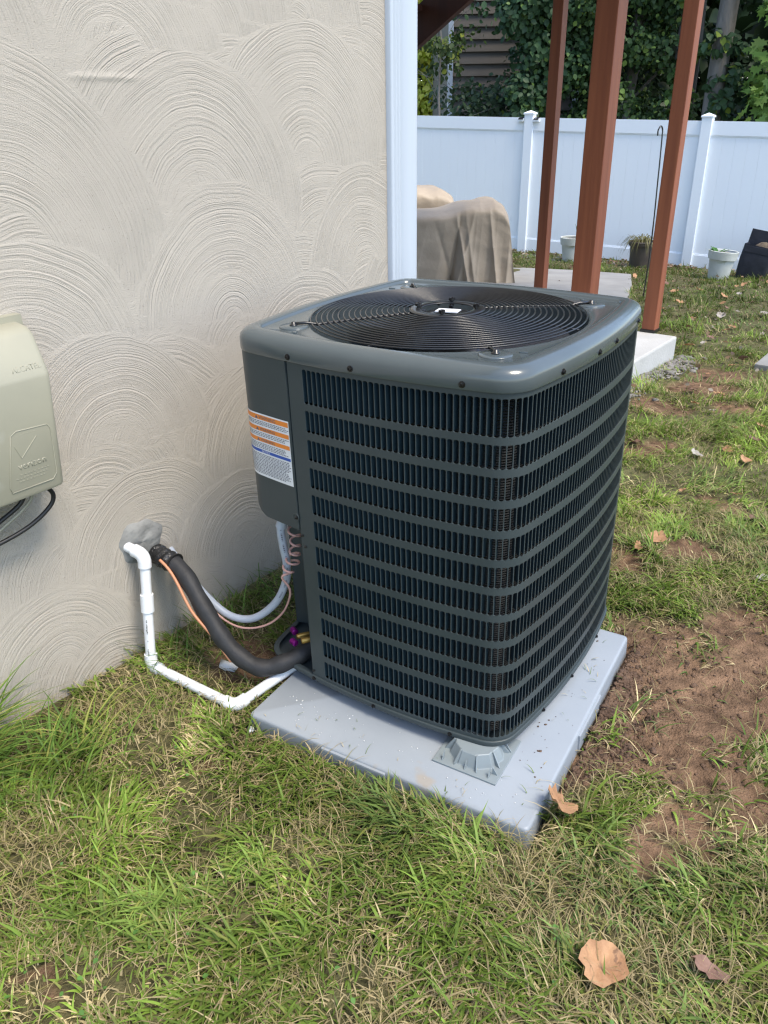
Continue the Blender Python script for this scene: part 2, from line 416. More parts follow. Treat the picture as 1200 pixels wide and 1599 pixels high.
tag(ob('ground', me, M['soil']), kind='structure')

# patio slab far behind (flat concrete) and raised slab under the post
def prism(pts, z0, z1, bev=0.0):
    bm = bmesh.new(); vs_ = [bm.verts.new((p[0], p[1], z0)) for p in pts]; f = bm.faces.new(vs_)
    r = bmesh.ops.extrude_face_region(bm, geom=[f])
    for v in [g for g in r['geom'] if isinstance(g, bmesh.types.BMVert)]: v.co.z = z1
    bmesh.ops.recalc_face_normals(bm, faces=bm.faces)
    if bev: bmesh.ops.bevel(bm, geom=list(bm.edges), offset=bev, segments=2, profile=.6, affect='EDGES')
    me = bpy.data.meshes.new('prism'); bm.to_mesh(me); bm.free(); return me
me = prism([(-1.6, 9.6), (1.1, 10.3), (1.72, 10.05), (2.42, 9.83), (2.95, 9.5), (2.66, 8.5), (2.2, 7.1), (1.4, 5.9), (.2, 6.1), (-1.6, 6.6)], -.62, -.262, .01)
# tilt with the lawn
for v in me.vertices: v.co.z += -.058 * (v.co.y - 8.2) - .03 * (v.co.x - 1.5)
tag(ob('patio', me, M['concrete']), 'grey concrete patio below the fence', kind='structure')
sc_c = np.array([1.918, 5.056])
d2 = WD[:2]; n2 = WN[:2]
pts = [sc_c, sc_c + n2 * .95, sc_c + n2 * .95 - d2 * 2.0, sc_c - d2 * 2.0]
me = prism(pts, -.34, 0.0, .012)
tag(ob('concrete_slab', me, M['pale_concrete']), 'pale raised concrete slab behind the unit, under the red post', 'slab')

# ------------------------------------------------------------------ house with swirled stucco
house = empty('stucco_house', tuple(wall(.3, -.1)))
tag(house, 'beige stucco house with swirled trowel arcs on its wall', 'house')
hinv = house.matrix_world.inverted() if False else Matrix.Translation(-Vector(house.location))
DS = .0036
S0, S1, Z0, Z1 = -.60, 1.02, -.14, 1.72
ss = np.arange(S0, S1 + 1e-6, DS); zz = np.arange(Z0, Z1 + 1e-6, DS)
SS, ZZ = np.meshgrid(ss, zz)
FANS = []
rf = np.random.default_rng(5)
for zc in (1.62, 1.40, 1.15, .9, .68, .45, .2, -.02):     # older strokes under the named ones
    for sc_ in np.arange(-.7, 1.2, .27): FANS.append((sc_ + rf.uniform(-.08, .08), zc + rf.uniform(-.06, .06), rf.uniform(.22, .30), rf.uniform(-.5, .5)))
FANS += [(.66, 1.52, .24, .2), (.08, 1.38, .30, -.15), (-.30, 1.42, .24, .1), (.40, 1.50, .22, .1), (.86, 1.24, .26, -.35), (.66, 1.17, .33, .15), (.27, 1.07, .34, .25), (-.27, 1.0, .42, .35), (.90, .86, .27, -.2),
         (.33, .80, .31, .05), (.62, .60, .27, -.3), (-.25, .78, .28, .3), (.86, .58, .22, .1), (-.07, .56, .27, .05), (.42, .40, .26, -.45), (.68, .30, .24, -.3), (-.45, .42, .24, .2), (-.03, .24, .25, .1),
         (.30, .12, .25, -.4), (-.34, .05, .22, .15), (.10, -.06, .2, 0), (-.20, -.1, .18, 0)]
H = np.zeros_like(SS); RING = SS * .6 + ZZ * .3
wob = (fbm(SS, ZZ, 7, 3, 51) - .45) * .026
for k, (cs, cz, rad, lean) in enumerate(FANS):
    ds, dz = SS - cs, (ZZ - cz)
    r = np.hypot(ds * 1.0, dz * .92) + wob
    up = dz + lean * ds
    edge = rad * (1 + .05 * np.sin(np.arctan2(dz, ds) * 3 + k))
    mask = (r < edge) & (up > .04 * rad) & (r > (.10 + .22 * rf.uniform()) * rad)
    g = np.random.default_rng(100 + k)
    def n1d(step, a):
        t = np.arange(0, .6, step); v = g.uniform(-1, 1, len(t) + 2)
        x = r / step; i = np.clip(x.astype(int), 0, len(t)); f = x - i; f = f * f * (3 - 2 * f)
        return a * (v[i] * (1 - f) + v[np.minimum(i + 1, len(v) - 1)] * f)
    fade = .55 + .6 * vnoise(SS, ZZ, 6, 200 + k)
    h = (n1d(.019, .00025) + n1d(.009, .00025)) * fade
    h += .0002 * np.exp(-((r - edge + .004) / .004) ** 2)
    H = np.where(mask, h, H); RING = np.where(mask, r + 3.0 * (k + 1), RING)
H += (fbm(SS, ZZ, 5, 3, 61) - .45) * .0025 + (vnoise(SS, ZZ, 300, 71) - .5) * .0005
# a straight trowel scar near the top left
H += .0022 * np.exp(-((ZZ - 1.372 - .0 * SS) / .006) ** 2) * sstep(-.06, .0, SS) * (1 - sstep(.09, .16, SS))
P3 = WP[None, :] + WD[None, :] * SS.ravel()[:, None] - WN[None, :] * H.ravel()[:, None]
P3[:, 2] = ZZ.ravel()
P3 -= np.array(house.location)
ns, nz_ = len(ss), len(zz)
ii = np.arange(ns * nz_).reshape(nz_, ns)
F = np.stack([ii[:-1, :-1].ravel(), ii[:-1, 1:].ravel(), ii[1:, 1:].ravel(), ii[1:, :-1].ravel()], 1)
me = np_mesh('wall', P3, F, True)
idm = np.floor(RING / 3.0); ed_ = np.zeros(RING.shape, bool)
dh = idm[:, 1:] != idm[:, :-1]; ed_[:, 1:] |= dh; ed_[:, :-1] |= dh
dvv = idm[1:] != idm[:-1]; ed_[1:] |= dvv; ed_[:-1] |= dvv
dd = (idm[1:, 1:] != idm[:-1, :-1]) | (idm[1:, :-1] != idm[:-1, 1:]); ed_[1:, 1:] |= dd; ed_[:-1, :-1] |= dd; ed_[1:, :-1] |= dd; ed_[:-1, 1:] |= dd
me.attributes.new('stroke', 'FLOAT', 'POINT').data.foreach_set('value', np.where(ed_, 0, 1).ravel().astype(np.float32))
me.attributes.new('ring', 'FLOAT', 'POINT').data.foreach_set('value', RING.ravel().astype(np.float32))
ob('wall', me, M['stucco'], house)
hl = Vector(house.location)
def wq(s0, s1, z0, z1, off, nm, mat):
    V = [wall(s0, z0, off) - hl, wall(s1, z0, off) - hl, wall(s1, z1, off) - hl, wall(s0, z1, off) - hl]
    ob(nm, np_mesh(nm, np.array(V), [(0, 1, 2, 3)]), mat, house)
wq(-6, S0, -.5, 5.2, 0, 'wall', M['stucco']); wq(S0, 1.03, Z1, 5.2, 0, 'wall', M['stucco'])
# far side walls and roof of the house
mb = MB()
A_, B_ = wall(1.03, -.5), wall(-6, -.5)
nn = Vector((*WN[:2], 0))
mb.add([A_ - hl, A_ + nn * 8 - hl, A_ + nn * 8 + Vector((0, 0, 5.7)) - hl, A_ + Vector((0, 0, 5.7)) - hl], [(0, 1, 2, 3)])
mb.add([B_ - hl, B_ + nn * 8 - hl, B_ + nn * 8 + Vector((0, 0, 5.7)) - hl, B_ + Vector((0, 0, 5.7)) - hl], [(3, 2, 1, 0)])
mb.build('wall', M['stucco'], house)
mb = MB()
e0, e1 = wall(1.2, 5.1, .25) - hl, wall(-6.2, 5.1, .25) - hl
mb.add([e0, e1, e1 + nn * 4.2 + Vector((0, 0, 1.9)), e0 + nn * 4.2 + Vector((0, 0, 1.9)), e1 + nn * 8.5, e0 + nn * 8.5], [(0, 1, 2, 3), (3, 2, 4, 5)])
mb.build('roof', M['roof'], house)
# corner trim: profile across s, off ; fluted on its wall side
prof = [(1.018, -.01), (1.018, .016), (1.022, .020), (1.028, .020)]
for k in range(3):
    a = 1.031 + k * .0155
    prof += [(a, .020), (a + .003, .0135), (a + .0075, .0135), (a + .0105, .020)]
prof += [(1.082, .021), (1.086, .025), (1.142, .025), (1.149, .022), (1.152, .014), (1.152, -.08)]
V = []; 
for z in (-.3, 5.1):
    for s, o in prof: V.append(wall(s, z, o) - hl)
npf = len(prof)
Fq = [(i, i + 1, npf + i + 1, npf + i) for i in range(npf - 1)]
ob('corner_trim', np_mesh('corner_trim', np.array(V), Fq), M['trim'], house)

# ------------------------------------------------------------------ equipment pad
pad = empty('equipment_pad', (C0[0], C0[1], -.05), (0, 0, PYAW))
tag(pad, 'light grey plastic pad under the condenser unit', 'pad')
bm = bmesh.new()
u0, u1, v0, v1 = PAD
def ringpts(ins, z, r, n=5):
    out = []
    for (cx, cy, a0) in ((u1 - ins - r, v0 + ins + r, -90), (u1 - ins - r, v1 - ins - r, 0), (u0 + ins + r, v1 - ins - r, 90), (u0 + ins + r, v0 + ins + r, 180)):
        for k in range(n): a = R(a0 + 90 * k / (n - 1)); out.append((cx + r * math.cos(a), cy + r * math.sin(a), z))
    return out
rings = [ringpts(-.004, -.02, .014), ringpts(-.001, .040, .012), ringpts(.0, .0455, .011), ringpts(.002, .0485, .010), ringpts(.006, .05, .008)]
mb = MB(); nr = len(rings[0]); Vp = [p for r in rings for p in r]
Fp = [(i * nr + k, i * nr + (k + 1) % nr, (i + 1) * nr + (k + 1) % nr, (i + 1) * nr + k) for i in range(len(rings) - 1) for k in range(nr)]
Fp.append(tuple(range((len(rings) - 1) * nr, len(rings) * nr)))
mb.add(Vp, Fp); mb.build('slab_top', M['pad'], pad, auto=40)
for (c, s) in (((u1 + .0005, -.10, .018), (.012, .17, .052)), ((.02, v0 - .0005, .018), (.17, .012, .052))):
    mb = MB(); mb.box(c, s, bev=.004); mb.build('edge_block', M['pad'], pad)

# ------------------------------------------------------------------ condenser unit
Q3 = UM.to_3x3().to_quaternion()
unit = empty('condenser_unit', mat=Matrix.LocRotScale(UM.to_translation(), Q3, Vector((1, 1, 1))))
tag(unit, 'dark grey green louvered air conditioner condenser on the grey pad', 'air conditioner')
W, BOW, CR = .737, .0244, .0688
def footprint():
    h = W / 2; Rb = (0.8 * h) ** 2 / (2 * BOW); k = Rb - h
    disc = 4 * k * k - 8 * (k * k - (Rb - CR) ** 2); c = (-2 * k + math.sqrt(disc)) / 4
    phi = math.atan2(c, c + k); P = []; Nn = []
    for t in np.linspace(-phi, phi, 40): P.append((Rb * math.sin(t), k - Rb * math.cos(t))); Nn.append((math.sin(t), -math.cos(t)))
    for t in np.linspace(phi, math.pi / 2 - phi, 22)[1:-1]: P.append((c + CR * math.sin(t), -c - CR * math.cos(t))); Nn.append((math.sin(t), -math.cos(t)))
    P = np.array(P); Nn = np.array(Nn); AP, AN = [P], [Nn]
    for q in range(3):
        P = np.stack([-P[:, 1], P[:, 0]], -1); Nn = np.stack([-Nn[:, 1], Nn[:, 0]], -1); AP.append(P); AN.append(Nn)
    return np.concatenate(AP), np.concatenate(AN)
FPP, FPN = footprint()
_d = np.hypot(*(np.roll(FPP, -1, 0) - FPP).T)
_s = np.concatenate([[0], np.cumsum(_d)]); PER = _s[-1]; QL = PER / 4
_mid = 0.5 * (_s[19] + _s[20])
FPPc = np.vstack([FPP, FPP[:1]]); FPNc = np.vstack([FPN, FPN[:1]])
def fp(s, off=0.0):
    s = (np.asarray(s, float) + _mid) % PER
    p = np.stack([np.interp(s, _s, FPPc[:, 0]), np.interp(s, _s, FPPc[:, 1])], -1)
    n = np.stack([np.interp(s, _s, FPNc[:, 0]), np.interp(s, _s, FPNc[:, 1])], -1); n /= np.linalg.norm(n, axis=-1, keepdims=True)
    return p + n * off, n
def curved(s0, s1, z0, z1, off, step=.008):
    n = max(2, int(abs(s1 - s0) / step) + 1); S = np.linspace(s0, s1, n); p, _ = fp(S, off)
    V = np.concatenate([np.c_[p, np.full(n, z0)], np.c_[p, np.full(n, z1)]])
    F = [(i, i + 1, n + i + 1, n + i) for i in range(n - 1)]
    return V, F

SEAM = -.172
PITCH, SLW = .0129, .0108
rows = [(.7640, .8373)] + [(.0576 + (12 - k) * .06437, .0576 + (12 - k) * .06437 + .0478) for k in range(2, 13)]
ZB, ZT = .047, .856
def slot_loop(w, h, r, n=4):
    out = []
    for (cx, cz, a0) in ((w - r, r, -90), (w - r, h - r, 0), (r, h - r, 90), (r, r, 180)):
        for k in range(n): a = R(a0 + 90 * k / (n - 1)); out.append((cx + r * math.cos(a), cz + r * math.sin(a)))
    return out
def louver_sheet(k0, k1, sfirst, sL, sR, blades_here=None):
    """sheet between sL and sR with slots k0..k1 in every row; returns sheet MB, blades"""
    V, F = [], []
    def addq(S, Z, D, faces):
        b = len(V); p, n = fp(np.array(S), 0.0)
        for i in range(len(S)): q = p[i] + n[i] * D[i]; V.append((q[0], q[1], Z[i]))
        F.extend([tuple(j + b for j in f) for f in faces])
    bounds = [sL] + [sfirst - (PITCH - SLW) / 2 + PITCH * k for k in range(k0, k1 + 1)] + [sR]
    sub = []
    for a, b in zip(bounds[:-1], bounds[1:]):
        m = max(1, int((b - a) / .015)); sub += [a + (b - a) * j / m for j in range(m)]
    sub.append(sR)
    zs_ = sorted([ZB, ZT] + [z for r in rows for z in r])
    for z0, z1 in zip(zs_[::2], zs_[1::2]):           # solid strips
        n = len(sub); addq(list(sub) * 2, [z0] * n + [z1] * n, [0] * (2 * n), [(i, i + 1, n + i + 1, n + i) for i in range(n - 1)])
    for (z0, z1) in rows:
        h = z1 - z0
        for (a, b) in ((sL, bounds[1]), (bounds[-2], sR)):
            m = max(1, int((b - a) / .01)); S = [a + (b - a) * j / m for j in range(m + 1)]; n = m + 1
            addq(S * 2, [z0] * n + [z1] * n, [0] * 2 * n, [(i, i + 1, n + i + 1, n + i) for i in range(m)])
        loop = slot_loop(SLW, h, .0042)
        nl = len(loop)
        for k in range(k0, k1):
            sk = sfirst + PITCH * k; g = (PITCH - SLW) / 2
            S = [sk - g, sk + SLW + g, sk + SLW + g, sk - g]; Z = [z0, z0, z1, z1]; D = [0] * 4
            S += [sk + x for x, z in loop] * 2; Z += [z0 + z for x, z in loop] * 2; D += [0] * nl + [-.0007] * nl
            faces = []
            # corner owners: loop quarter q (4 pts) -> outer corner
            cor = [1, 2, 3, 0]; n4 = nl // 4
            for q in range(4):
                for j in range(n4 - 1): faces.append((cor[q], 4 + q * n4 + j + 1, 4 + q * n4 + j))
                e = 4 + q * n4 + n4 - 1; f = 4 + ((q + 1) % 4) * n4
                faces.append((cor[q], cor[(q + 1) % 4], f, e))
            for j in range(nl): faces.append((4 + j, 4 + (j + 1) % nl, 4 + nl + (j + 1) % nl, 4 + nl + j))
            addq(S, Z, D, faces)
    return V, F
def blade_mesh(h):
    pr = [(.0, -.0002), (.0009, -.005), (.0022, -.010), (.0030, -.0150)]; t = .0007; mb = MB()
    n = len(pr); Vb = []
    for z, sh in ((.0025, 0), (h - .0025, 0)):
        for x, y in pr: Vb.append((x, y, z))
        for x, y in pr: Vb.append((x - t, y, z))
    m = 2 * n; Fb = []
    for i in range(n - 1):
        Fb += [(i, i + 1, m + i + 1, m + i), (n + i + 1, n + i, m + n + i, m + n + i + 1), (i + 1, i, n + i, n + i + 1), (m + i, m + i + 1, m + n + i + 1, m + n + i)]
    Fb.append((n - 1, 2 * n - 1, m + 2 * n - 1, m + n - 1))
    mb.add(Vb, Fb); return mb
SF = -.1293
S_END = 1.5 * QL - .05
KE = int((S_END - SF) / PITCH)
V_, F_ = louver_sheet(0, KE, SF, SEAM, 1.5 * QL)
panel = ob('louver_panel', np_mesh('louver_panel', np.array(V_), F_), M['unit'], unit)
K2 = int((2.5 * QL - .05 - (1.5 * QL + .05)) / PITCH)
V_, F_ = louver_sheet(0, K2, 1.5 * QL + .05, 1.5 * QL, 2.5 * QL)
panel2 = ob('louver_panel', np_mesh('louver_panel', np.array(V_), F_), M['unit'], unit)
K3 = 30
SLEFT = 3 * QL + .20                                        # left face ends here, then the corner recess
V_, F_ = louver_sheet(0, K3, 2.5 * QL + .05, 2.5 * QL, SLEFT)
panel3 = ob('louver_panel', np_mesh('louver_panel', np.array(V_), F_), M['unit'], unit)
b_meshes = {}
for (z0, z1) in rows:
    key = round(z1 - z0, 4)
    if key not in b_meshes:
        b_meshes[key] = blade_mesh(z1 - z0).mesh('louver_blade'); b_meshes[key].materials.append(M['louver'])
def blade_M(s, z):
    p, n = fp(np.array([s])); p = p[0]; n = n[0]; t = (-n[1], n[0])
    return Matrix(((t[0], n[0], 0, p[0]), (t[1], n[1], 0, p[1]), (0, 0, 1, z), (0, 0, 0, 1)))
cnt = 0; rest = MB()
for ri, (z0, z1) in enumerate(rows):
    for k in range(KE):
        Mx = blade_M(SF + PITCH * k, z0)
        if cnt < 296 and k < 42 and ri < 8:
            o = bpy.data.objects.new('louver_blade', b_meshes[round(z1 - z0, 4)]); COL.objects.link(o); o.parent = panel; o.matrix_local = Mx; cnt += 1
        else:
            t = blade_mesh(z1 - z0); rest.add([Mx @ Vector(v) for v in t.v], t.f)
o = rest.build('louver_blades', M['louver'], panel); o['kind'] = 'stuff'
rest = MB()
for pnl, kn, sf in ((panel2, K2, 1.5 * QL + .05), (panel3, K3, 2.5 * QL + .05)):
    rest = MB()
    for (z0, z1) in rows:
        for k in range(kn):
            Mx = blade_M(sf + PITCH * k, z0); t = blade_mesh(z1 - z0); rest.add([Mx @ Vector(v) for v in t.v], t.f)
    o = rest.build('louver_blades', M['louver'], pnl); o['kind'] = 'stuff'
# coil behind the louvers
V_, F_ = curved(-.15, SLEFT - .03, .05, .845, -.030, .01)
ob('coil', np_mesh('coil', V_, F_, True), M['coil'], unit)
# dark wrap-up plates inside so that one does not look through
mb = MB(); mb.lathe([(.30, .052), (.30, .70)], seg=48, caps=False); mb.build('inner_drum', M['dark'], unit)
# bottom pan with a rolled rim
def loft(rings, closed=True):
    n = len(rings[0]); V = np.concatenate(rings); F = []
    for i in range(len(rings) - 1):
        for k in range(n if closed else n - 1):
            l = (k + 1) % n; F.append((i * n + k, i * n + l, (i + 1) * n + l, (i + 1) * n + k))
    return V, F
SA = np.linspace(0, PER, 260, endpoint=False)
def fring(off, z): p, _ = fp(SA, off); return np.c_[p, np.full(len(p), z)]
V_, F_ = loft([fring(-.05, .036), fring(-.004, .033), fring(.003, .0345), fring(.0042, .037), fring(.0042, .046), fring(.0036, .0475), fring(.0005, .048), fring(-.01, .047)])
F_.append(tuple(range(259, -1, -1)))
pan = ob('base_pan', np_mesh('base_pan', V_, F_, True), M['unit'], unit)
# top cap
ANG = np.arctan2(fp(SA)[0][:, 1], fp(SA)[0][:, 0])
def cring(r, z): return np.c_[r * np.cos(ANG), r * np.sin(ANG), np.full(len(ANG), z)]
caprings = [fring(.001, .850), fring(.0035, .8485), fring(.0044, .850), fring(.0044, .866), fring(.0036, .874), fring(.0008, .881), fring(-.005, .8872), fring(-.013, .8915), fring(-.023, .8938), fring(-.034, .8942), fring(-.041, .8928), fring(-.0445, .8895), fring(-.0455, .8870), fring(-.047, .8862),
            cring(.3185, .8862), cring(.3150, .8868), cring(.3115, .8850), cring(.3100, .8800), cring(.3085, .80), cring(.3085, .70)]
V_, F_ = loft(caprings)
cap = ob('top_cap', np_mesh('top_cap', V_, F_, True), M['cap'], unit)
cap.data.set_sharp_from_angle(angle=R(50))
# corner embosses on the deck
for k in range(4):
    a = R(45 + 90 * k); c, s = math.cos(a), math.sin(a)
    mb = MB(); mb.lathe([(.034, .8855), (.031, .8882), (.012, .8886), (0, .8886)], c=(c * .345, s * .345, 0), seg=24)
    mb.box((c * .348 - s * .055, s * .348 + c * .055, .8872), (.016, .007, .003), Matrix.Rotation(a + 1.2, 3, 'Z'), bev=.001)
    mb.build('deck_emboss', M['cap'], cap, smooth=True)
# screws along the rim
def screw(parent, s, z, off=.0044, r=.0052, mat='screw'):
    p, n = fp(np.array([s]), off); p = p[0]; n = n[0]
    rot = Vector((n[0], n[1], 0)).to_track_quat('Z', 'Y').to_matrix().to_4x4()
    mb = MB(); mb.lathe([(r * 1.25, 0), (r * 1.25, .0012), (r * .8, .0014), (r * .8, .0042), (r * .45, .0046), (r * .35, .0030), (0, .0030)], c=(p[0], p[1], z), seg=12, M=rot)
    mb.build('screw', M[mat], parent)
for s in (-.163, .0, .236): screw(cap, s, .8585)
for s in (1.0 * QL - .20, 1.0 * QL - .04, 1.0 * QL + .06, 1.0 * QL + .255): screw(cap, s, .8585)
for s in (-.165, .02, .22, QL / 2 + .16, QL - .02, QL + .17): screw(pan, s, .0415, .0042, .0045)

# control box cover on the front left corner
SLC = -(PER - SLEFT)                                        # same point as SLEFT, counted from the front
V1, F1 = curved(SLC, SEAM - .004, .456, .852, .0022, .006)
n1 = len(V1) // 2
V1 = V1.tolist()
# chamfered lower left edge
S_ = np.linspace(SLC, SEAM - .004, n1)
for i in range(n1):
    V1[i][2] = .456 + max(0, min(1, (-.285 - S_[i]) / .05)) * .022
inner, _ = fp(S_, -.012)
b = len(V1)
for i in range(n1): V1.append([inner[i][0], inner[i][1], V1[i][2] + .001])
F1 += [(i + 1, i, b + i, b + i + 1) for i in range(n1 - 1)]
cbox = ob('control_cover', np_mesh('control_cover', np.array(V1), F1, True), M['unit'], unit)
cbox.data.set_sharp_from_angle(angle=R(40))
# cover's folded edge next to the seam
p0, _ = fp(np.array([SEAM - .004]), .0022); p1_, _ = fp(np.array([SEAM - .004]), -.02)
pq = [(*p0[0], .456), (*p1_[0], .456), (*p1_[0], .852), (*p0[0], .852)]
ob('cover_edge', np_mesh('cover_edge', np.array(pq), [(0, 1, 2, 3)]), M['unit'], cbox)
# bottom of the control box
poly, _ = fp(np.linspace(SLC, SEAM, 30), -.001); poly = [(x, y, .461) for x, y in poly]
ob('box_floor', np_mesh('box_floor', np.array(poly), [tuple(range(len(poly)))]), M['dark'], cbox)
# dimple screw of the cover
p, n = fp(np.array([-.1815]), .0026); p = p[0]; n = n[0]
rot = Vector((n[0], n[1], 0)).to_track_quat('Z', 'Y').to_matrix().to_4x4()
mb = MB(); mb.lathe([(.0105, -.001), (.0100, .0012), (.0085, .0010), (.0062, -.0006), (0, -.0006)], c=(p[0], p[1], .486), seg=20, M=rot); mb.build('screw_dimple', M['unit'], cbox, smooth=True)
screw(cbox, -.1800, .486, .0022, .0038, 'black')
screw(panel, -.166, .444, .0003, .0028, 'black'); screw(panel, -.160, .417, .0003, .0028, 'black'); screw(panel, -.1665, .062, .0003, .0030, 'black')
# recess below the control box
pf, _ = fp(np.array([SEAM]), 0); pf = pf[0]; pl, _ = fp(np.array([SLEFT]), 0); pl = pl[0]
path = [tuple(pf), (pf[0] - .001, pf[1] + .052), (pl[0] + .03, pl[1] + .01), tuple(pl)]
V = [(x, y, z) for z in (.045, .462) for x, y in path]
ob('recess_plate', np_mesh('recess_plate', np.array(V), [(0, 1, 5, 4), (1, 2, 6, 5), (2, 3, 7, 6)]), M['unit'], unit)
A2, B2 = Vector((*path[1], 0)), Vector((*path[2], 0)); dv = (B2 - A2).normalized(); nv = Vector((dv.y, -dv.x, 0));
if nv.y > 0: nv = -nv
def rp(t, z, o=.0015): q = A2 + dv * t + nv * o; return (q.x, q.y, z)
# rating plate in the recess
rplate = ob('rating_plate', np_mesh('rating_plate', np.array([rp(.006, .262), rp(.070, .262), rp(.070, .36), rp(.006, .36)]), [(0, 1, 2, 3)]), M['paper'], unit)
mb = MB()
for k in range(13):
    z = .268 + k * .0068; t0 = .012
    while t0 < .044:
        w = random.uniform(.003, .009); mb.add([rp(t0, z, .0022), rp(t0 + w, z, .0022), rp(t0 + w, z + .0026, .0022), rp(t0, z + .0026, .0022)], [(0, 1, 2, 3)]); t0 += w + .002
mb.add([rp(.048, .266, .0022), rp(.064, .266, .0022), rp(.064, .288, .0022), rp(.048, .288, .0022)], [(0, 1, 2, 3)])
mb.build('print_lines', M['ink'], rplate)
# warning sticker wrapping the corner of the control cover
def spatch(s0, s1, z0, z1, off): V, F = curved(s0, s1, z0, z1, off, .004); return np_mesh('patch', V, F, True)
ST0, ST1, SZ0, SZ1 = -.352, -.1795, .562, .715
sticker = ob('warning_sticker', spatch(ST0, ST1, SZ0, SZ1, .0030), M['paper'], unit)
sticker['label'] = 'white warning sticker with orange and blue bars'
TXT = {}
def text_np(txt, size):
    cu_ = bpy.data.curves.new('lettering', 'FONT'); cu_.body = txt; cu_.size = size; cu_.resolution_u = 2
    o = bpy.data.objects.new('lettering', cu_); COL.objects.link(o)
    dg = bpy.context.evaluated_depsgraph_get(); me = bpy.data.meshes.new_from_object(o.evaluated_get(dg))
    V = np.array([v.co[:] for v in me.vertices]); Fx = [tuple(p.vertices) for p in me.polygons]
    bpy.data.objects.remove(o); bpy.data.meshes.remove(me); return V, Fx
def text_curve(txt, size, s0, z0, off):
    V, Fx = text_np(txt, size); p, _ = fp(s0 + V[:, 0], off); return np.c_[p, z0 + V[:, 1]], Fx
for (z0, z1, word, mt) in ((.7005, .7115, 'WARNING', 'orange'), (.6735, .6835, 'WARNING', 'orange'), (.6480, .6575, 'WARNING', 'orange'), (.6215, .6285, 'NOTICE', 'blue')):
    b0 = -.335 if mt == 'orange' else -.350
    ob('colour_bar', spatch(b0, ST1 - .002, z0, z1, .0034), M[mt], sticker)
    V, Fx = text_curve(word, (z1 - z0) * 1.05, -.276, z0 + (z1 - z0) * .14, .0038)
    ob('lettering', np_mesh('lettering', V, Fx), M['ink'] if mt == 'orange' else M['paper'], sticker)
    if mt == 'orange':
        pt, _ = fp(np.array([-.289, -.279, -.284]), .0038)
        ob('warning_triangle', np_mesh('warning_triangle', np.c_[pt, [z0 + .0015, z0 + .0015, z1 - .0015]], [(0, 1, 2)]), M['ink'], sticker)
mb = MB()
def lines(za, zb, sa, sb, dz):
    z = zb - dz
    while z > za:
        s = sa + random.uniform(0, .012); e = sb - random.uniform(0, .02)
        while s < e:
            w = random.uniform(.0025, .008)
            V, F = curved(s, s + w, z, z + dz * .5, .0034, .01); mb.add(V.tolist(), F); s += w + .0018
        z -= dz
lines(.685, .699, -.333, -.183, .0036); lines(.659, .672, -.333, -.183, .0036); lines(.630, .646, -.333, -.183, .0036); lines(.566, .619, -.346, -.184, .0036)
mb.build('print_lines', M['ink'], sticker)
for z0, z1 in ((.655, .675), (.636, .648)): ob('pictogram', spatch(-.3475, -.3405, z0, z1, .0034), M['ink'], sticker)

# fan grille
grille = empty('fan_grille'); grille.parent = unit; 
def ztop(r): return .8905 + .011 * (1 - (r / .31) ** 2)
NR = 19
for k in range(NR):
    r = .084 + (.307 - .084) * k / (NR - 1)
    pts = [(r * math.cos(a), r * math.sin(a), ztop(r)) for a in np.linspace(0, 2 * math.pi, 84, endpoint=False)]
    mb = MB(); mb.tube(pts, .0017, 6, closed=True); mb.build('wire_ring', M['black'], grille, smooth=True)
for k in range(8):
    a = R(45 + 45 * k); c, s = math.cos(a), math.sin(a); leg = (k % 2 == 0)
    r1 = .342 if leg else .311
    pts = [(c * r, s * r, (ztop(min(r, .31)) - (.0035 if not leg else .0045)) if r < .312 else .8925) for r in np.linspace(.07, r1, 12)]
    mb = MB(); mb.tube(pts, .0022 if not leg else .0032, 7)
    if leg:
        mb.lathe([(.0085, 0), (.0085, .002), (.005, .0024), (.005, .0075), (0, .008)], c=(c * .346, s * .346, .8888), seg=12)
    mb.build('grille_arm', M['black'], grille, smooth=True)
mb = MB(); pr = [(.060, .8995), (.082, .8995), (.0835, .9010), (.082, .9025), (.060, .9025), (.0585, .9010), (.060, .8995)]
mb.lathe(pr, seg=48, caps=False); mb.build('hub_ring', M['black'], grille, smooth=True)
# fan motor and blades
motor = MB(); motor.lathe([(.074, .70), (.074, .862), (.070, .874), (.055, .890), (.030, .894), (0, .895)], seg=40)
motor = motor.build('fan_motor', M['black'], unit, smooth=True)
for k in range(4):
    a = R(20 + 90 * k); mb = MB(); mb.lathe([(.0035, .862), (.0035, .905), (.0075, .906), (.0075, .912), (.003, .913), (0, .914)], c=(.0655 * math.cos(a), .0655 * math.sin(a), 0), seg=10)
    mb.tube([(.05 * math.cos(a), .05 * math.sin(a), .893), (.0655 * math.cos(a), .0655 * math.sin(a), .897), (.074 * math.cos(a), .074 * math.sin(a), .898)], .005, 6)
    mb.build('motor_bolt', M['screw'], motor)
mb = MB(); mb.box((.004, -.003, .8975), (.052, .032, .002), Matrix.Rotation(R(12), 3, 'Z')); mb.build('motor_label', M['paper'], motor)
fan = empty('fan'); fan.parent = unit
for k in range(3):
    a0 = R(10 + 120 * k); V = []; F = []; na, nr_ = 12, 8
    for i in range(na):
        for j in range(nr_):
            t = i / (na - 1); rr = .06 + (.292 - .06) * j / (nr_ - 1); w = R(86) * (.62 + .38 * (rr / .292))
            a = a0 + (t - .5) * w; V.append((rr * math.cos(a), rr * math.sin(a), .792 + .075 * (t - .5) * (.5 + .5 * rr / .292) + .012 * math.sin(t * math.pi)))
    for i in range(na - 1):
        for j in range(nr_ - 1): b = i * nr_ + j; F.append((b, b + 1, b + nr_ + 1, b + nr_))
    ob('fan_blade', np_mesh('fan_blade', np.array(V), F, True), M['fan'], fan)
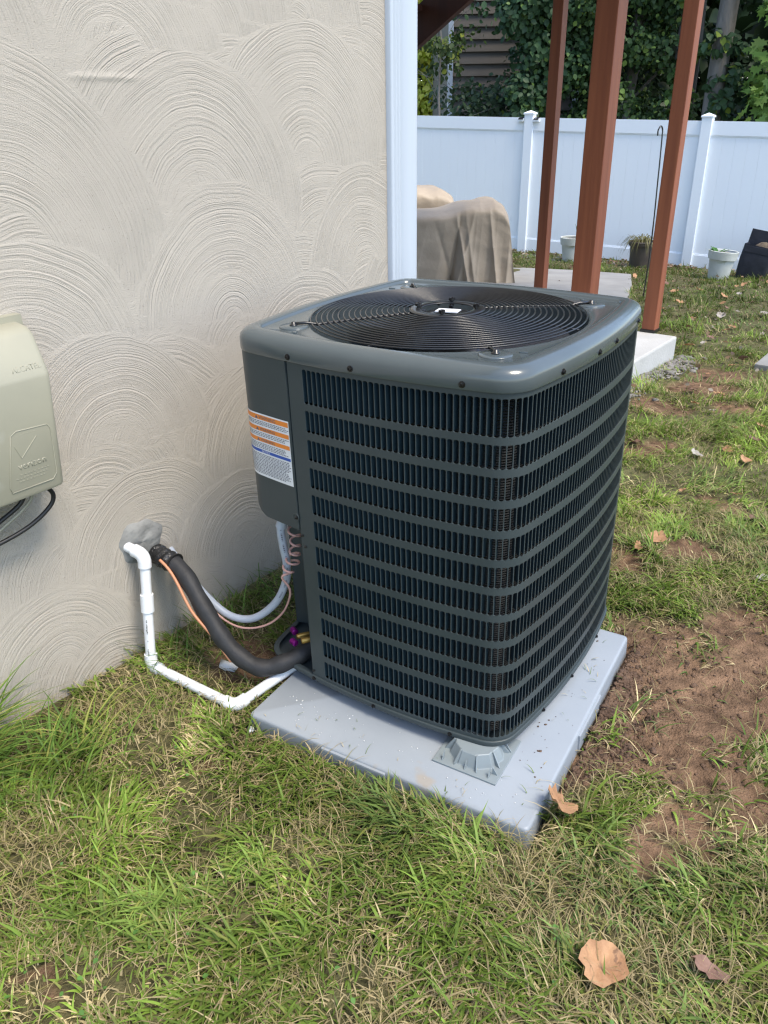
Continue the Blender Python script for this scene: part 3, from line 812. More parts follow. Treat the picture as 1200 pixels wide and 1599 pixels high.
mb = MB(); mb.lathe([(.307, .705), (0, .70)], seg=48); mb.build('well_floor', M['dark'], unit)

# service valves, caps
mb = MB(); 
def cyl(mb, c, axis, r, l, seg=14):
    ax = Vector(axis).normalized(); c = Vector(c); mb.tube([c - ax * l / 2, c - ax * l / 2 * .9, c + ax * l / 2 * .9, c + ax * l / 2], [r * .85, r, r, r * .85], seg)
vpos = Vector(rp(.045, .115, .0)); ax = nv
valve = MB(); cyl(valve, vpos + nv * .03, nv, .007, .06); cyl(valve, Vector(rp(.012, .122, .03)), nv, .008, .05)
valve = valve.build('service_valve', M['brass'], unit, smooth=True)
for (t, z, o, axx) in ((.062, .122, .062, dv + nv * .2), (.034, .108, .070, dv + nv * .4)):
    c_ = MB(); cyl(c_, Vector(rp(t, z, o)), axx, .0085, .018, 18); c_.build('valve_cap', M['purple'], valve, auto=40)

# plastic riser feet under the unit
def riser(u, v, label):
    q = C0 + PE * u + PV * v
    e = empty('riser_foot', (q[0], q[1], .0005), (0, 0, PYAW)); tag(e, label, 'riser foot', 'riser feet under the unit')
    mb = MB(); mb.box((0, 0, .002), (.152, .152, .0045), bev=.0015); mb.build('base_plate', M['riser'], e)
    mb = MB(); mb.lathe([(.065, .003), (.062, .006), (.050, .033), (.048, .0345), (.0, .0345)], seg=10); mb.build('cone', M['riser'], e)
    for k in range(8):
        a = R(22.5 + 45 * k); c, s = math.cos(a), math.sin(a)
        mb = MB(); x0, x1 = .046, .0715; th = .0017
        V = []
        for o in (-th, th): V += [(c * x0 - s * o, s * x0 + c * o, .034), (c * (x0 + .006) - s * o, s * (x0 + .006) + c * o, .034), (c * x1 - s * o, s * x1 + c * o, .006), (c * x1 - s * o, s * x1 + c * o, .003), (c * x0 - s * o, s * x0 + c * o, .003)]
        mb.add(V, [(0, 1, 2, 3, 4), (9, 8, 7, 6, 5)] + [(i, 5 + i, 5 + (i + 1) % 5, (i + 1) % 5) for i in range(5)]); mb.build('rib', M['riser'], e)
    for (x, y, r) in ((.055, -.068, 0), (-.055, -.068, 0), (.0, -.070, 0), (.07, -.05, 90), (.07, .03, 90)):
        mb = MB(); mb.add([(-.001, -.001, .004), (-.001, .012, .004), (-.001, .012, .024), (.001, -.001, .004), (.001, .012, .004), (.001, .012, .024)], [(0, 1, 2), (5, 4, 3), (0, 2, 5, 3), (1, 0, 3, 4)])
        o = mb.build('gusset', M['riser'], e); o.location = (x, y, 0); o.rotation_euler = (0, 0, R(r))
riser(.256, -.353, 'grey plastic riser foot at the near corner of the pad')

# ------------------------------------------------------------------ drain pipe, line set, conduit
pipe = empty('drain_pipe', (-.631, 1.712, -.02)); tag(pipe, 'white plastic drain pipe with elbows running from wall to pad', 'pipe')
po = Vector(pipe.location)
T0 = wall(-.105, .308, .0); T1 = Vector((-.617, 1.762, .292)); Bt = Vector((-.631, 1.712, -.018)); E2 = Vector((-.378, 1.538, -.016)); E3 = Vector((-.150, 1.765, .012))
def pvc(name, pts, r, **k):
    mb = MB(); mb.tube([Vector(p) - po for p in pts], r, 16); return mb.build(name, M['pvc'], pipe, auto=45)
def elbow(a, c, b, r, ra=.022, cap=.034):
    da = (a - c).normalized(); db = (b - c).normalized(); pts = []
    pa, pb = c + da * cap, c + db * cap; ca, cb = c + da * ra, c + db * ra
    pts = [pa] + [ca * (1 - t) ** 2 + c * 2 * t * (1 - t) + cb * t * t for t in np.linspace(0, 1, 8)] + [pb]
    pvc('elbow', pts, r)
r_ = .0134; re_ = .0172
pvc('pipe_section', [T0 + (T0 - T1) * .2, T1], r_)
elbow(T0, T1, Bt, re_, .02, .032)
pvc('pipe_section', [T1, Bt], r_)
cpl = T1.lerp(Bt, .42); ax_ = (Bt - T1).normalized(); pvc('coupling', [cpl - ax_ * .024, cpl + ax_ * .024], re_)
mbp = MB(); axs = ax_.cross(Vector((-.45, -.85, .25))).normalized(); axn = axs.cross(ax_).normalized()
if axn.y > 0: axn = -axn
for k_ in range(26):
    if random.random() < .55:
        c_ = T1.lerp(Bt, .56 + k_ * .0135) + axn * .0137 - po + axs * random.uniform(-.001, .001) - axs * .006
        w_, l_ = random.uniform(.0012, .0026), random.uniform(.0008, .0022)
        mbp.add([c_ - axs * w_ - ax_ * l_, c_ + axs * w_ - ax_ * l_, c_ + axs * w_ + ax_ * l_, c_ - axs * w_ + ax_ * l_], [(0, 1, 2, 3)])
mbp.build('printed_marks', M['putty'], pipe)['kind'] = 'stuff'
elbow(T1, Bt, E2, re_); pvc('pipe_section', [Bt, E2], r_); elbow(Bt, E2, E3, re_); pvc('pipe_section', [E2, E3], r_)
# putty patch on wall
e = wall(-.062, .305); V = []; F = []; n_a, n_r = 40, 9
pt = empty('wall_putty', tuple(e)); 
for j in range(n_r):
    for i in range(n_a):
        a = 2 * math.pi * i / n_a; t = j / (n_r - 1)
        rr = (.060 + .004 * math.sin(a * 3 + 1) + .003 * math.sin(a * 7)) * t
        h = .0095 * (1 - t ** 4) + .0022 * math.sin(a * 3 + t * 4) * t * (1 - t) * 4
        q = wall(-.062 + rr * math.cos(a) * 1.12, .305 + rr * math.sin(a), h - .0005) - e; V.append(q)
for j in range(n_r - 1):
    for i in range(n_a): l = (i + 1) % n_a; F.append((j * n_a + i, (j + 1) * n_a + i, (j + 1) * n_a + l, j * n_a + l))
me = np_mesh('wall_putty', np.array(V), F, True)
bpy.data.objects.remove(pt)
o = ob('wall_putty', me, M['putty']); o.location = e; tag(o, 'grey putty patch sealing the pipe hole in the stucco wall', 'putty')

insp = [wall(-.015, .25, -.03), (-.585, 1.815, .254), (-.527, 1.77, .236), (-.467, 1.71, .160), (-.401, 1.66, .074), (-.326, 1.63, .032), (-.253, 1.64, .043), (-.188, 1.675, .064), (-.13, 1.72, .085)]
ins = empty('insulated_line', tuple(Vector(insp[1]))); tag(ins, 'thick black foam insulated refrigerant line curving from wall to unit', 'pipe')
io = Vector(ins.location)
mb = MB(); c_ = catmull(insp, 10); mb.tube([p - io for p in c_], [.0228 + .0012 * math.sin(i * .9) for i in range(len(c_))], 18); mb.build('foam_sleeve', M['foam'], ins, smooth=True)
mb = MB(); cc = catmull([insp[0], insp[1], (-.548, 1.79, .250)], 8); mb.tube([p - io for p in cc], [.0258 + .003 * math.sin(i * 1.7) for i in range(len(cc))], 14); mb.build('tape_wrap', M['tape'], ins)
wpts = [(-.585, 1.78, .268), (-.562, 1.765, .250), (-.538, 1.742, .222), (-.498, 1.70, .160), (-.450, 1.672, .108), (-.418, 1.65, .072), (-.398, 1.638, .045)]
mb = MB(); mb.tube([p - io for p in catmull(wpts, 8)], .0040, 8); 
o = mb.build('orange_wire', M['copper'], ins, smooth=True)

cpts = [(-.232, 1.662, .466), (-.246, 1.661, .422), (-.245, 1.665, .371), (-.241, 1.675, .311), (-.250, 1.69, .247), (-.284, 1.71, .174), (-.341, 1.73, .118), (-.396, 1.75, .104), (-.448, 1.77, .126), (-.515, 1.80, .195), tuple(wall(.03, .245, -.02))]
con = empty('electrical_conduit', cpts[1]); tag(con, 'light grey flexible conduit looping from control box to wall', 'conduit'); co = Vector(con.location)
cc = catmull(cpts, 10); mb = MB(); mb.tube([p - co for p in cc], .0102, 14); mb.build('hose', M['conduit'], con, smooth=True)
mb = MB(); mb.tube([Vector((-.229, 1.661, .470)) - co, Vector((-.246, 1.661, .420)) - co], .0135, 12); mb.build('connector', M['conduit'], con, auto=40)
mb = MB()
for i in range(4, 52):                                       # printed marks along the hose
    if i % 6 in (1, 2, 3, 4) and 6 < i < 46:
        p = cc[i]; t = (cc[i + 1] - cc[i]).normalized(); view = Vector((.2, -1, .6)).normalized(); s_ = t.cross(view).normalized(); nrm = s_.cross(t).normalized()
        if nrm.dot(view) < 0: nrm = -nrm
        for j in range(2):
            c_ = p + t * (.004 * j) + nrm * .01045; mb.add([c_ - s_ * .0018 - co, c_ + s_ * .0018 - co, c_ + s_ * .0018 + t * .002 - co, c_ - s_ * .0018 + t * .002 - co], [(0, 1, 2, 3)])
mb.build('printed_marks', M['ink'], con)
# pink thermostat wire: coil by the box, then along the conduit
helix = []
base = [Vector((-.206, 1.655, .455)), Vector((-.212, 1.657, .37)), Vector((-.236, 1.664, .295))]
turns = 6
for i in range(turns * 14 + 1):
    t = i / (turns * 14); c_ = base[0].lerp(base[1], min(1, t * 2)) if t < .5 else base[1].lerp(base[2], (t - .5) * 2)
    a = t * turns * 2 * math.pi; rr = .0150 + .0035 * math.sin(t * 9) + .0025 * math.sin(t * 31)
    helix.append(c_ + Vector((.8 * math.cos(a) * rr, -.58 * math.cos(a) * rr, .004)) + Vector((.56, .82, 0)) * math.sin(a) * rr)
tail = [(-.252, 1.655, .285), (-.238, 1.663, .25), (-.240, 1.672, .215), (-.262, 1.690, .160), (-.300, 1.702, .118), (-.350, 1.716, .094), (-.400, 1.735, .090), (-.452, 1.757, .118), (-.520, 1.79, .192)]
pw = helix + catmull([helix[-1]] + tail, 8)[1:]
wire = MB(); wire.tube(pw, .0029, 7)
o = wire.build('thermostat_wire', M['pink'], None, smooth=True); tag(o, 'pink thermostat wire coiled beside the conduit under the control box', 'wire')

# ------------------------------------------------------------------ utility box on the wall
nid = empty('utility_box', tuple(wall(-.45, .6))); tag(nid, 'beige plastic utility box on the stucco wall at the left edge', 'utility box'); no = Vector(nid.location)
DZ = -.020
_wall0 = wall
def wall(s, z, off=0.0): return _wall0(s, z + DZ, off)
def nidloft(secs):
    """secs: list of (z, s_right, depth)"""
    V = []; F = []; n = 0
    for (z, sr, dp, rad) in secs:
        ring = [(-.62, 0.0), (-.62, dp - rad)]
        for k in range(5): a = math.pi - k * math.pi / 8; ring.append((-.62 + rad + rad * math.cos(a), dp - rad + rad * math.sin(a)))
        for k in range(5): a = math.pi / 2 - k * math.pi / 8; ring.append((sr - rad + rad * math.cos(a), dp - rad + rad * math.sin(a)))
        ring += [(sr + .004, .02), (sr + .004, 0.0)]
        n = len(ring)
        for s, o_ in ring: V.append(wall(s, z, o_) - no)
    for i in range(len(secs) - 1):
        for k in range(n - 1): F.append((i * n + k, i * n + k + 1, (i + 1) * n + k + 1, (i + 1) * n + k))
    F.append(tuple(range(n))); F.append(tuple(range((len(secs) - 1) * n + n - 1, (len(secs) - 1) * n - 1, -1)))
    return V, F
secs = [(.604, -.298, .108, .012), (.607, -.2945, .114, .014), (.614, -.293, .117, .014), (.845, -.276, .119, .014), (.853, -.2755, .117, .014), (.925, -.272, .082, .016), (.936, -.274, .070, .016), (.941, -.279, .055, .014), (.942, -.284, .04, .012)]
V, F = nidloft(secs); lid = ob('lid', np_mesh('lid', np.array(V), F, True), M['nid'], nid); lid.data.set_sharp_from_angle(angle=R(35))
mb = MB(); q = []
for (s0, s1, z0, z1, d0, d1) in ((-.60, -.262, .590, .955, 0, .022),):
    Vb = [wall(s, z, o_) - no for s in (s0, s1) for z in (z0, z1) for o_ in (d0, d1)]
    mb.add(Vb, [(0, 1, 3, 2), (4, 6, 7, 5), (0, 4, 5, 1), (2, 3, 7, 6), (1, 5, 7, 3), (0, 2, 6, 4)])
mb.build('back_box', M['nid'], nid)
mb = MB(); 
c_ = wall(-.262, .735, .05) - no; mb.box(c_, (.014, .012, .018), bev=.002); mb.build('latch', M['dark'], nid)
def lidpt(s, z, o_=0):     # point on the lid front
    d = .118 if z < .85 else .118 - (z - .85) * (.035 / .075); return wall(s, z, d + o_) - no
# raised border of the logo panel
bp = [(-.412, .628), (-.320, .628), (-.309, .640), (-.303, .738), (-.309, .748), (-.376, .752), (-.389, .745), (-.414, .64)]
pts = [lidpt(s, z, .0002) for s, z in bp]
mb = MB(); mb.tube(pts, .0011, 6, closed=True); mb.build('panel_border', M['nid'], lid, smooth=True)
def lid_text(txt, size, s0, z0, ex=.00035):
    V, Fx = text_np(txt, size); n = len(V); A = [lidpt(s0 + x, z0 + y, ex) for x, y, _ in V]; B = [lidpt(s0 + x, z0 + y, -.001) for x, y, _ in V]
    Fs = list(Fx)
    ed = {}
    for f in Fx:
        for i in range(len(f)): a, b = f[i], f[(i + 1) % len(f)]; ed[(a, b)] = ed.get((b, a), 0) or 1
    bnd = [(a, b) for (a, b) in ed if (b, a) not in ed]
    Fs += [(a, n + a, n + b, b) for a, b in bnd]
    ob('embossed_text', np_mesh('embossed_text', np.array(A + B), Fs), M['nid'], lid)
lid_text('verizon', .021, -.388, .671); lid_text('ALCATEL', .015, -.352, .864)
mb = MB(); ck = [lidpt(-.386, .722), lidpt(-.376, .694), lidpt(-.336, .731)]; mb.tube([ck[0], ck[1]], .0008, 6); mb.tube([ck[1], ck[2]], .0010, 6); mb.build('check_mark', M['nid'], lid)
mb = MB()
for z, s0, s1 in ((.660, -.385, -.325), (.653, -.395, -.325), (.646, -.39, -.33), (.742, -.375, -.335)):
    s = s0
    while s < s1: mb.box(lidpt(s, z), (.004, .0006, .002), Matrix.Rotation(R(52), 3, 'Z')); s += random.uniform(.006, .009)
mb.build('fine_print', M['nid'], lid)['kind'] = 'stuff'
for nm, pts, r, mt, lb in (('service_cable', [wall(-.318, .60, .075), wall(-.306, .572, .075), wall(-.320, .545, .07), wall(-.37, .515, .06), wall(-.45, .497, .05), wall(-.62, .475, .03)], .0050, 'cable', 'black service cable looping below the utility box'),
                        ('service_cable', [wall(-.358, .60, .06), wall(-.372, .572, .055), wall(-.41, .548, .045), wall(-.47, .522, .035), wall(-.62, .49, .02)], .0052, 'cable', 'inner black service cable bending straight behind the beige wire'),
                        ('service_wire', [wall(-.343, .60, .065), wall(-.355, .572, .062), wall(-.40, .542, .055), wall(-.47, .512, .045), wall(-.62, .482, .025)], .0036, 'nid', 'pale beige wire between the two black cables below the utility box')):
    mb = MB(); mb.tube(catmull(pts, 8), r, 10); o = mb.build(nm, M[mt], None, smooth=True); tag(o, lb, 'cable')

wall = _wall0

# ------------------------------------------------------------------ deck posts and stair
def post(x, y, z0, z1, w, label):
    e = empty('deck_post', (x, y, z0), (0, 0, R(52))); tag(e, label, 'post', 'red deck posts')
    mb = MB(); mb.box((0, 0, (z1 - z0) / 2), (w, w, z1 - z0), bev=.006); mb.build('post_timber', M['redwood'], e)
    mb = MB(); mb.box((0, 0, .01), (w + .012, w + .012, .02), bev=.002); mb.build('post_base', M['screw'], e)
    return e
post(1.435, 7.2, -.30, 2.75, .089, 'slim dark red wooden post farthest left, near the tan covers')
post(1.402, 5.5, -.22, 2.75, .14, 'thick red wooden post in the middle, behind the unit')
post(1.784, 5.2, .0, 2.75, .086, 'slim red wooden post standing on the pale concrete slab')
deck = empty('wooden_deck', (1.0, 6.2, 2.7)); tag(deck, 'dark red wooden deck and stair seen from below at the top', 'deck'); do = Vector(deck.location)
ex = Vector((*WN[:2], 0)); ey = Vector((*WD[:2], 0))
def board(name, a, b, w, h):
    a, b = Vector(a), Vector(b); t = (b - a).normalized(); s_ = t.cross(Vector((0, 0, 1))).normalized(); u_ = s_.cross(t)
    rot = Matrix((t, s_, u_)).transposed(); mb = MB(); mb.box((a + b) / 2 - do, ((b - a).length, w, h), rot, bev=.004); return mb.build(name, M['shaded_wood' if name.startswith('stair') else 'redwood'], deck)
# stringers: bottom edge from (.583,5.6,1.919) down to (.246,5.92,1.676)
P1, P2 = Vector((.583, 5.6, 1.919)), Vector((.246, 5.92, 1.676)); dr = (P2 - P1).normalized(); perp = Vector((-dr.x * dr.z, -dr.y * dr.z, dr.x ** 2 + dr.y ** 2)).normalized()
up_end, lo_end = P1 - dr * 1.2, P1 + dr * 3.4
for off in (0.0, -.95):
    sh = ey * off + perp * .10
    board('stair_stringer', up_end + sh, lo_end + sh, .045, .20)
for k in range(15):
    c_ = up_end + dr * (.2 + k * .29) + perp * .225 - ey * .475
    board('stair_tread', c_ - ey * .55, c_ + ey * .55, .25, .035)
# deck frame above the frame of view
cz = 2.78
for k in range(9):
    c_ = Vector((1.40, 5.45, cz + .09)) + ex * (-.55 + k * .4); board('joist', c_ - ey * 2.6, c_ + ey * 2.2, .04, .18)
board('beam', Vector((1.784, 5.2, cz - .02)) - ex * .3, Vector((1.784, 5.2, cz - .02)) + ex * 3.0, .09, .18)
for k in range(34):
    c_ = Vector((1.40, 5.45, cz + .195)) + ey * (-2.55 + k * .142); board('deck_board', c_ - ex * .7, c_ + ex * 2.8, .137, .025)

# ------------------------------------------------------------------ fence
FA = np.array([2.13, 12.24, -.54]); FB = np.array([4.13, 10.95, -.61]); fd = (FB - FA); fl = np.hypot(fd[0], fd[1]); fu = Vector(fd / np.linalg.norm(fd)); fnrm = Vector((-fd[1], fd[0], 0)).normalized()
fence = empty('vinyl_fence', tuple(FA)); tag(fence, 'white vinyl privacy fence across the back of the yard', 'fence'); fo = Vector(FA)
frot = Matrix((Vector((fd[0], fd[1], 0)).normalized(), fnrm, Vector((0, 0, 1)))).transposed()
def fpt(k, t, z): b = FA + fd * (k + t); return Vector((b[0], b[1], b[2] + z)) - fo
for k in range(-3, 4):
    c_ = fpt(k, 0, 0)
    mb = MB(); mb.box(c_ + Vector((0, 0, .86)), (.127, .127, 2.0), frot, bev=.008); pst = mb.build('post', M['vinyl'], fence)
    mb = MB(); b = c_ + Vector((0, 0, 1.86)); X = frot.col[0]; Y = frot.col[1]
    rr = .073; q = [b + X * sx * rr + Y * sy * rr for sx, sy in ((-1, -1), (1, -1), (1, 1), (-1, 1))]
    mb.add(q + [v + Vector((0, 0, .02)) for v in q] + [b + Vector((0, 0, .052))], [(3, 2, 1, 0), (0, 1, 5, 4), (1, 2, 6, 5), (2, 3, 7, 6), (3, 0, 4, 7), (4, 5, 8), (5, 6, 8), (6, 7, 8), (7, 4, 8)])
    mb.build('post_cap', M['vinyl'], pst)
def shear_box(mb, k, t0, t1, z0, z1, d, bev=True):
    V = []
    for o_ in (-d / 2, d / 2):
        for t, z in ((t0, z0), (t1, z0), (t1, z1), (t0, z1)): V.append(fpt(k, t, z) + fnrm * o_)
    mb.add(V, [(0, 1, 2, 3), (7, 6, 5, 4), (0, 4, 5, 1), (1, 5, 6, 2), (2, 6, 7, 3), (3, 7, 4, 0)])
NP = 15; t_a = .0635 / 2.38
for k in range(-3, 3):
    for nm, z0, z1, d in (('top_rail', 1.66, 1.82, .05), ('bottom_rail', .06, .22, .05)):
        mb = MB(); shear_box(mb, k, t_a, 1 - t_a, z0, z1, d); o = mb.build(nm, M['vinyl'], fence)
        mb2 = MB(); 
        zz0 = z0 - .014 if nm == 'top_rail' else z1
        shear_box(mb2, k, t_a, 1 - t_a, zz0, zz0 + .014, .036); mb2.build('rail_lip', M['vinyl'], o)
    w = (1 - 2 * t_a) / NP
    for j in range(NP):
        a = t_a + j * w; mb = MB(); g = .0016
        prof = [(a + .0002, -.0095), (a + g, -.011), (a + w - g, -.011), (a + w - .0002, -.0095), (a + w - .0004, .011), (a + .0004, .011)]
        V = [fpt(k, t, z) + fnrm * o_ for z in (.20, 1.67) for t, o_ in prof]
        mb.add(V, [(i, (i + 1) % 6, 6 + (i + 1) % 6, 6 + i) for i in range(6)]); mb.build('plank', M['vinyl'], fence)
for sgn, lb in ((-1, 'small black solar light on the fence, left of the post'), (1, 'small black solar light on the fence, right of the post')):
    e = empty('solar_light', tuple(fpt(0, sgn * .048, 1.79) + fo - fnrm * .05)); tag(e, lb, 'solar light')
    mb = MB(); mb.box((0, 0, 0), (.085, .05, .04), frot, bev=.005); mb.build('housing', M['vinyl'], e)
    mb = MB(); mb.box((0, -.005, .022), (.07, .062, .012), frot @ Matrix.Rotation(R(20), 3, 'X'), bev=.002); mb.build('solar_panel', M['solar'], e)

# ------------------------------------------------------------------ pots, planter bag, hook, paver
def leafy(name, base, n, h, spread, parent, colr, w=.02, seed=1, droop=.5):
    g = random.Random(seed); V = []; F = []; Cc = []
    for i in range(n):
        a = g.uniform(0, 2 * math.pi); l = h * g.uniform(.5, 1.1); d = Vector((math.cos(a), math.sin(a), 0)); s_ = Vector((-d.y, d.x, 0)); b0 = Vector(base) + d * g.uniform(0, spread * .4)
        pr_ = []
        for t in np.linspace(0, 1, 6): pr_.append(b0 + d * (spread * t * g.uniform(.9, 1.1)) + Vector((0, 0, l * (t * 1.6 - droop * 1.6 * t * t))))
        c = np.array(colr) * g.uniform(.6, 1.3); b = len(V)
        for j, p in enumerate(pr_):
            ww = w * (math.sin(math.pi * (.12 + .86 * j / 5))); V += [p - s_ * ww / 2, p + s_ * ww / 2]; Cc += [c, c]
        F += [(b + 2 * j, b + 2 * j + 1, b + 2 * j + 3, b + 2 * j + 2) for j in range(5)]
    return ob(name, np_mesh(name, np.array(V), F, True, np.array(Cc)), M['leaf'], parent)
def pot(x, y, prof, mat, label, tilt=0, seg=36, plant=None):
    z = gzs(x, y); e = empty('flower_pot', (x, y, z - .01), (0, R(tilt), 0)); tag(e, label, 'pot')
    mb = MB(); mb.lathe(prof, seg=seg); mb.build('pot_body', M[mat], e, auto=35)
    rim = prof[-4][0] * .9; zt = max(p[1] for p in prof) - .03
    mb = MB(); mb.lathe([(rim, zt - .01), (rim * .5, zt + .012), (0, zt + .006)], seg=20); mb.build('pot_soil', M['potsoil'], e, smooth=True)
    if plant: plant(e, zt)
wp = [(.10, 0), (.112, .0), (.140, .235), (.158, .236), (.168, .325), (.160, .330), (.15, .325), (.145, .27)]
pot(2.60, 11.09, wp, 'pot_white', 'weathered white flower pot behind the thick red post', plant=lambda e, z: leafy('plant_leaves', (.08, 0, z), 14, .26, .06, e, (.06, .13, .03), .03, 3, .2))
pot(3.975, 9.5, wp, 'pot_white', 'weathered white flower pot beside the black planter', tilt=4, plant=lambda e, z: leafy('plant_leaves', (-.07, 0, z), 14, .06, .10, e, (.07, .2, .04), .03, 4, .3))
bp_ = [(.125, 0), (.135, 0), (.150, .27), (.150, .285), (.172, .290), (.176, .335), (.168, .345), (.155, .335), (.15, .28)]
pot(3.40, 10.63, bp_, 'pot_brown', 'ribbed dark brown pot with drooping grass by the fence', seg=22, plant=lambda e, z: leafy('drooping_grass', (0, 0, z), 90, .30, .26, e, (.17, .16, .06), .008, 5, 1.25))
bx, by = 4.46, 9.74; bz = gzs(bx, by)
bag = empty('black_planter', (bx, by, bz - .02), (R(-4), R(9), R(-33))); tag(bag, 'tall black fabric planter leaning on the fence at the right edge', 'planter')
mb = MB(); V = []; F = []; rings_ = [(.0, .150, .12), (.1, .165, .13), (.25, .175, .135), (.37, .172, .13), (.40, .172, .13)]
def sq(hw, hd, z, r=.03, n=4):
    o_ = []
    for cx, cy, a0 in ((hw - r, -hd + r, -90), (hw - r, hd - r, 0), (-hw + r, hd - r, 90), (-hw + r, -hd + r, 180)):
        for k in range(n): a = R(a0 + 90 * k / (n - 1)); o_.append((cx + r * math.cos(a), cy + r * math.sin(a), z))
    return o_
for z, hw, hd in rings_: V += sq(hw, hd, z)
V += sq(.160, .118, .398); V += sq(.155, .113, .33)
n = 16
F = [(i * n + k, i * n + (k + 1) % n, (i + 1) * n + (k + 1) % n, (i + 1) * n + k) for i in range(6) for k in range(n)]
mb.add(V, F); mb.build('planter_body', M['bag'], bag, auto=40)
mb = MB(); mb.box((.0, .118, .33), (.345, .012, .46), bev=.004); mb.build('back_panel', M['bag'], bag)
mb = MB(); mb.box((0, -.134, .35), (.30, .008, .07), bev=.003); mb.build('front_band', M['bag'], bag)
mb = MB(); mb.lathe([(.13, .34), (.10, .40), (.05, .44), (0, .45)], c=(.04, 0, 0), seg=16); mb.build('planter_soil', M['potsoil'], bag, smooth=True)
hx, hy = 2.53, 7.7; hz = gzs(hx, hy); hook = MB()
hk = [(0, 0, -.1), (.02, .02, .5), (.015, .05, 1.1), (.02, .10, 1.42), (.012, .10, 1.48), (-.012, .08, 1.495), (-.035, .06, 1.46), (-.033, .06, 1.42)]
hook.tube(catmull(hk, 8), .0068, 8); o = hook.build('garden_hook', M['black'], None, smooth=True); o.location = (hx, hy, hz); tag(o, 'thin black garden shepherd hook in front of the fence', 'hook')
pv = MB(); pv.box((0, 0, 0), (.60, .42, .06), bev=.008); o = pv.build('paving_board', M['concrete']); o.location = (2.64, 4.82, gzs(2.64, 4.82) + .02); o.rotation_euler = (0, 0, R(52)); tag(o, 'grey paving slab in the grass at the right edge', 'paver')

# ------------------------------------------------------------------ covered furniture
def draped(name, loc, yaw, wid, dep, topf, label, seed, nu=230, nv_=70):
    """draped cover: u runs along width (0..1), v from front hem over the top to back hem"""
    V = []; F = []; g = np.random.default_rng(seed); ph = g.uniform(0, 6.28, 8)
    RID = [(g.uniform(.1, .95), g.uniform(-.16, .16), g.uniform(.03, .075) * g.choice([-1, 1, 1]), g.uniform(.008, .022)) for _ in range(8)]
    for i in range(nu):
        u = i / (nu - 1)
        # plan outline: superellipse across width so the ends close as skirts
        for j in range(nv_):
            v = j / (nv_ - 1)
            x = (u - .5) * 2; ex_ = math.copysign(abs(x) ** .75, x)
            T = topf(u)
            a = .36
            if v < a: f = v / a; y = -dep / 2; zf = f
            elif v > 1 - a: f = (1 - v) / a; y = dep / 2; zf = f
            else: f = 1; y = (-.5 + (v - a) / (1 - 2 * a)) * dep; zf = 1
            endf = sstep(0, .16, 1 - abs(x))                     # skirts on both ends
            hgt = T * min(1, zf) if True else T
            zz_ = hgt
            edge = .0
            if zf >= 1: zz_ = T * (1 - .10 * (abs(y) / (dep / 2)) ** 4)
            else: zz_ = T * .90 * (zf ** .92)
            zz_ *= float(.0 + 1.0 * sstep(0, .10, 1 - abs(x))) if abs(x) > .9 else 1
            low = 1 - min(1, zz_ / max(T, .01))
            uu = u + .05 * math.sin(v * 3 + ph[6])
            def cr(f, p): q = (uu * f + p) % 1.0; return 1 - abs(2 * q - 1) ** .7 * 1.6
            fold = (.02 * cr(4.3, ph[0]) * (.2 + low) + .012 * cr(9.7, ph[1]) * low)
            for (ru, rs, ra, rw) in RID: fold += ra * (low ** .7) * math.exp(-abs(u - ru - rs * low) / rw)
            nn_ = float(fbm(np.array([u * 8 + ph[3]]), np.array([zz_ * 6 + v * 3 + u * 3]), 1.0, 2, seed)[0]); wr = .03 * (.25 - abs(nn_ - .38))
            sgn = -1 if y < 0 else 1
            yy = y * (1 + .12 * low) + sgn * (fold if zf < 1 else fold * .3) + wr
            V.append((ex_ * wid / 2 * (1 + .05 * low) + .4 * wr, yy, zz_ + (.012 * math.sin(u * 31 + v * 9 + ph[5]) if zf >= 1 else 0)))
    for i in range(nu - 1):
        for j in range(nv_ - 1): b = i * nv_ + j; F.append((b, b + nv_, b + nv_ + 1, b + 1))
    o = ob(name, np_mesh(name, np.array(V), F, True), M['cover']); o.location = loc; o.rotation_euler = (0, 0, yaw)
    tag(o, label, 'furniture cover'); return o
def top1(u):
    x = u * 1.75 - .33
    return float(np.interp(x, [-.4, .3, .65, .82, .98, 1.15, 1.28, 1.36, 1.42], [.66, .71, .785, .826, .86, .845, .80, .70, .55]))
draped('furniture_cover', (.545, 9.0, -.335), R(-4), 1.76, .80, top1, 'wrinkled tan cloth cover over patio furniture, nearer hump', 3)
def top2(u):
    x = u * 1.9 - 1.0
    return float(np.interp(x, [-1, .39, .57, .72, .82, .9], [.95, .99, .96, .92, .88, .7]))
draped('furniture_cover', (-.05, 10.05, -.40), R(2), 1.95, .75, top2, 'wrinkled tan cloth cover over patio furniture, farther hump by the corner trim', 8)

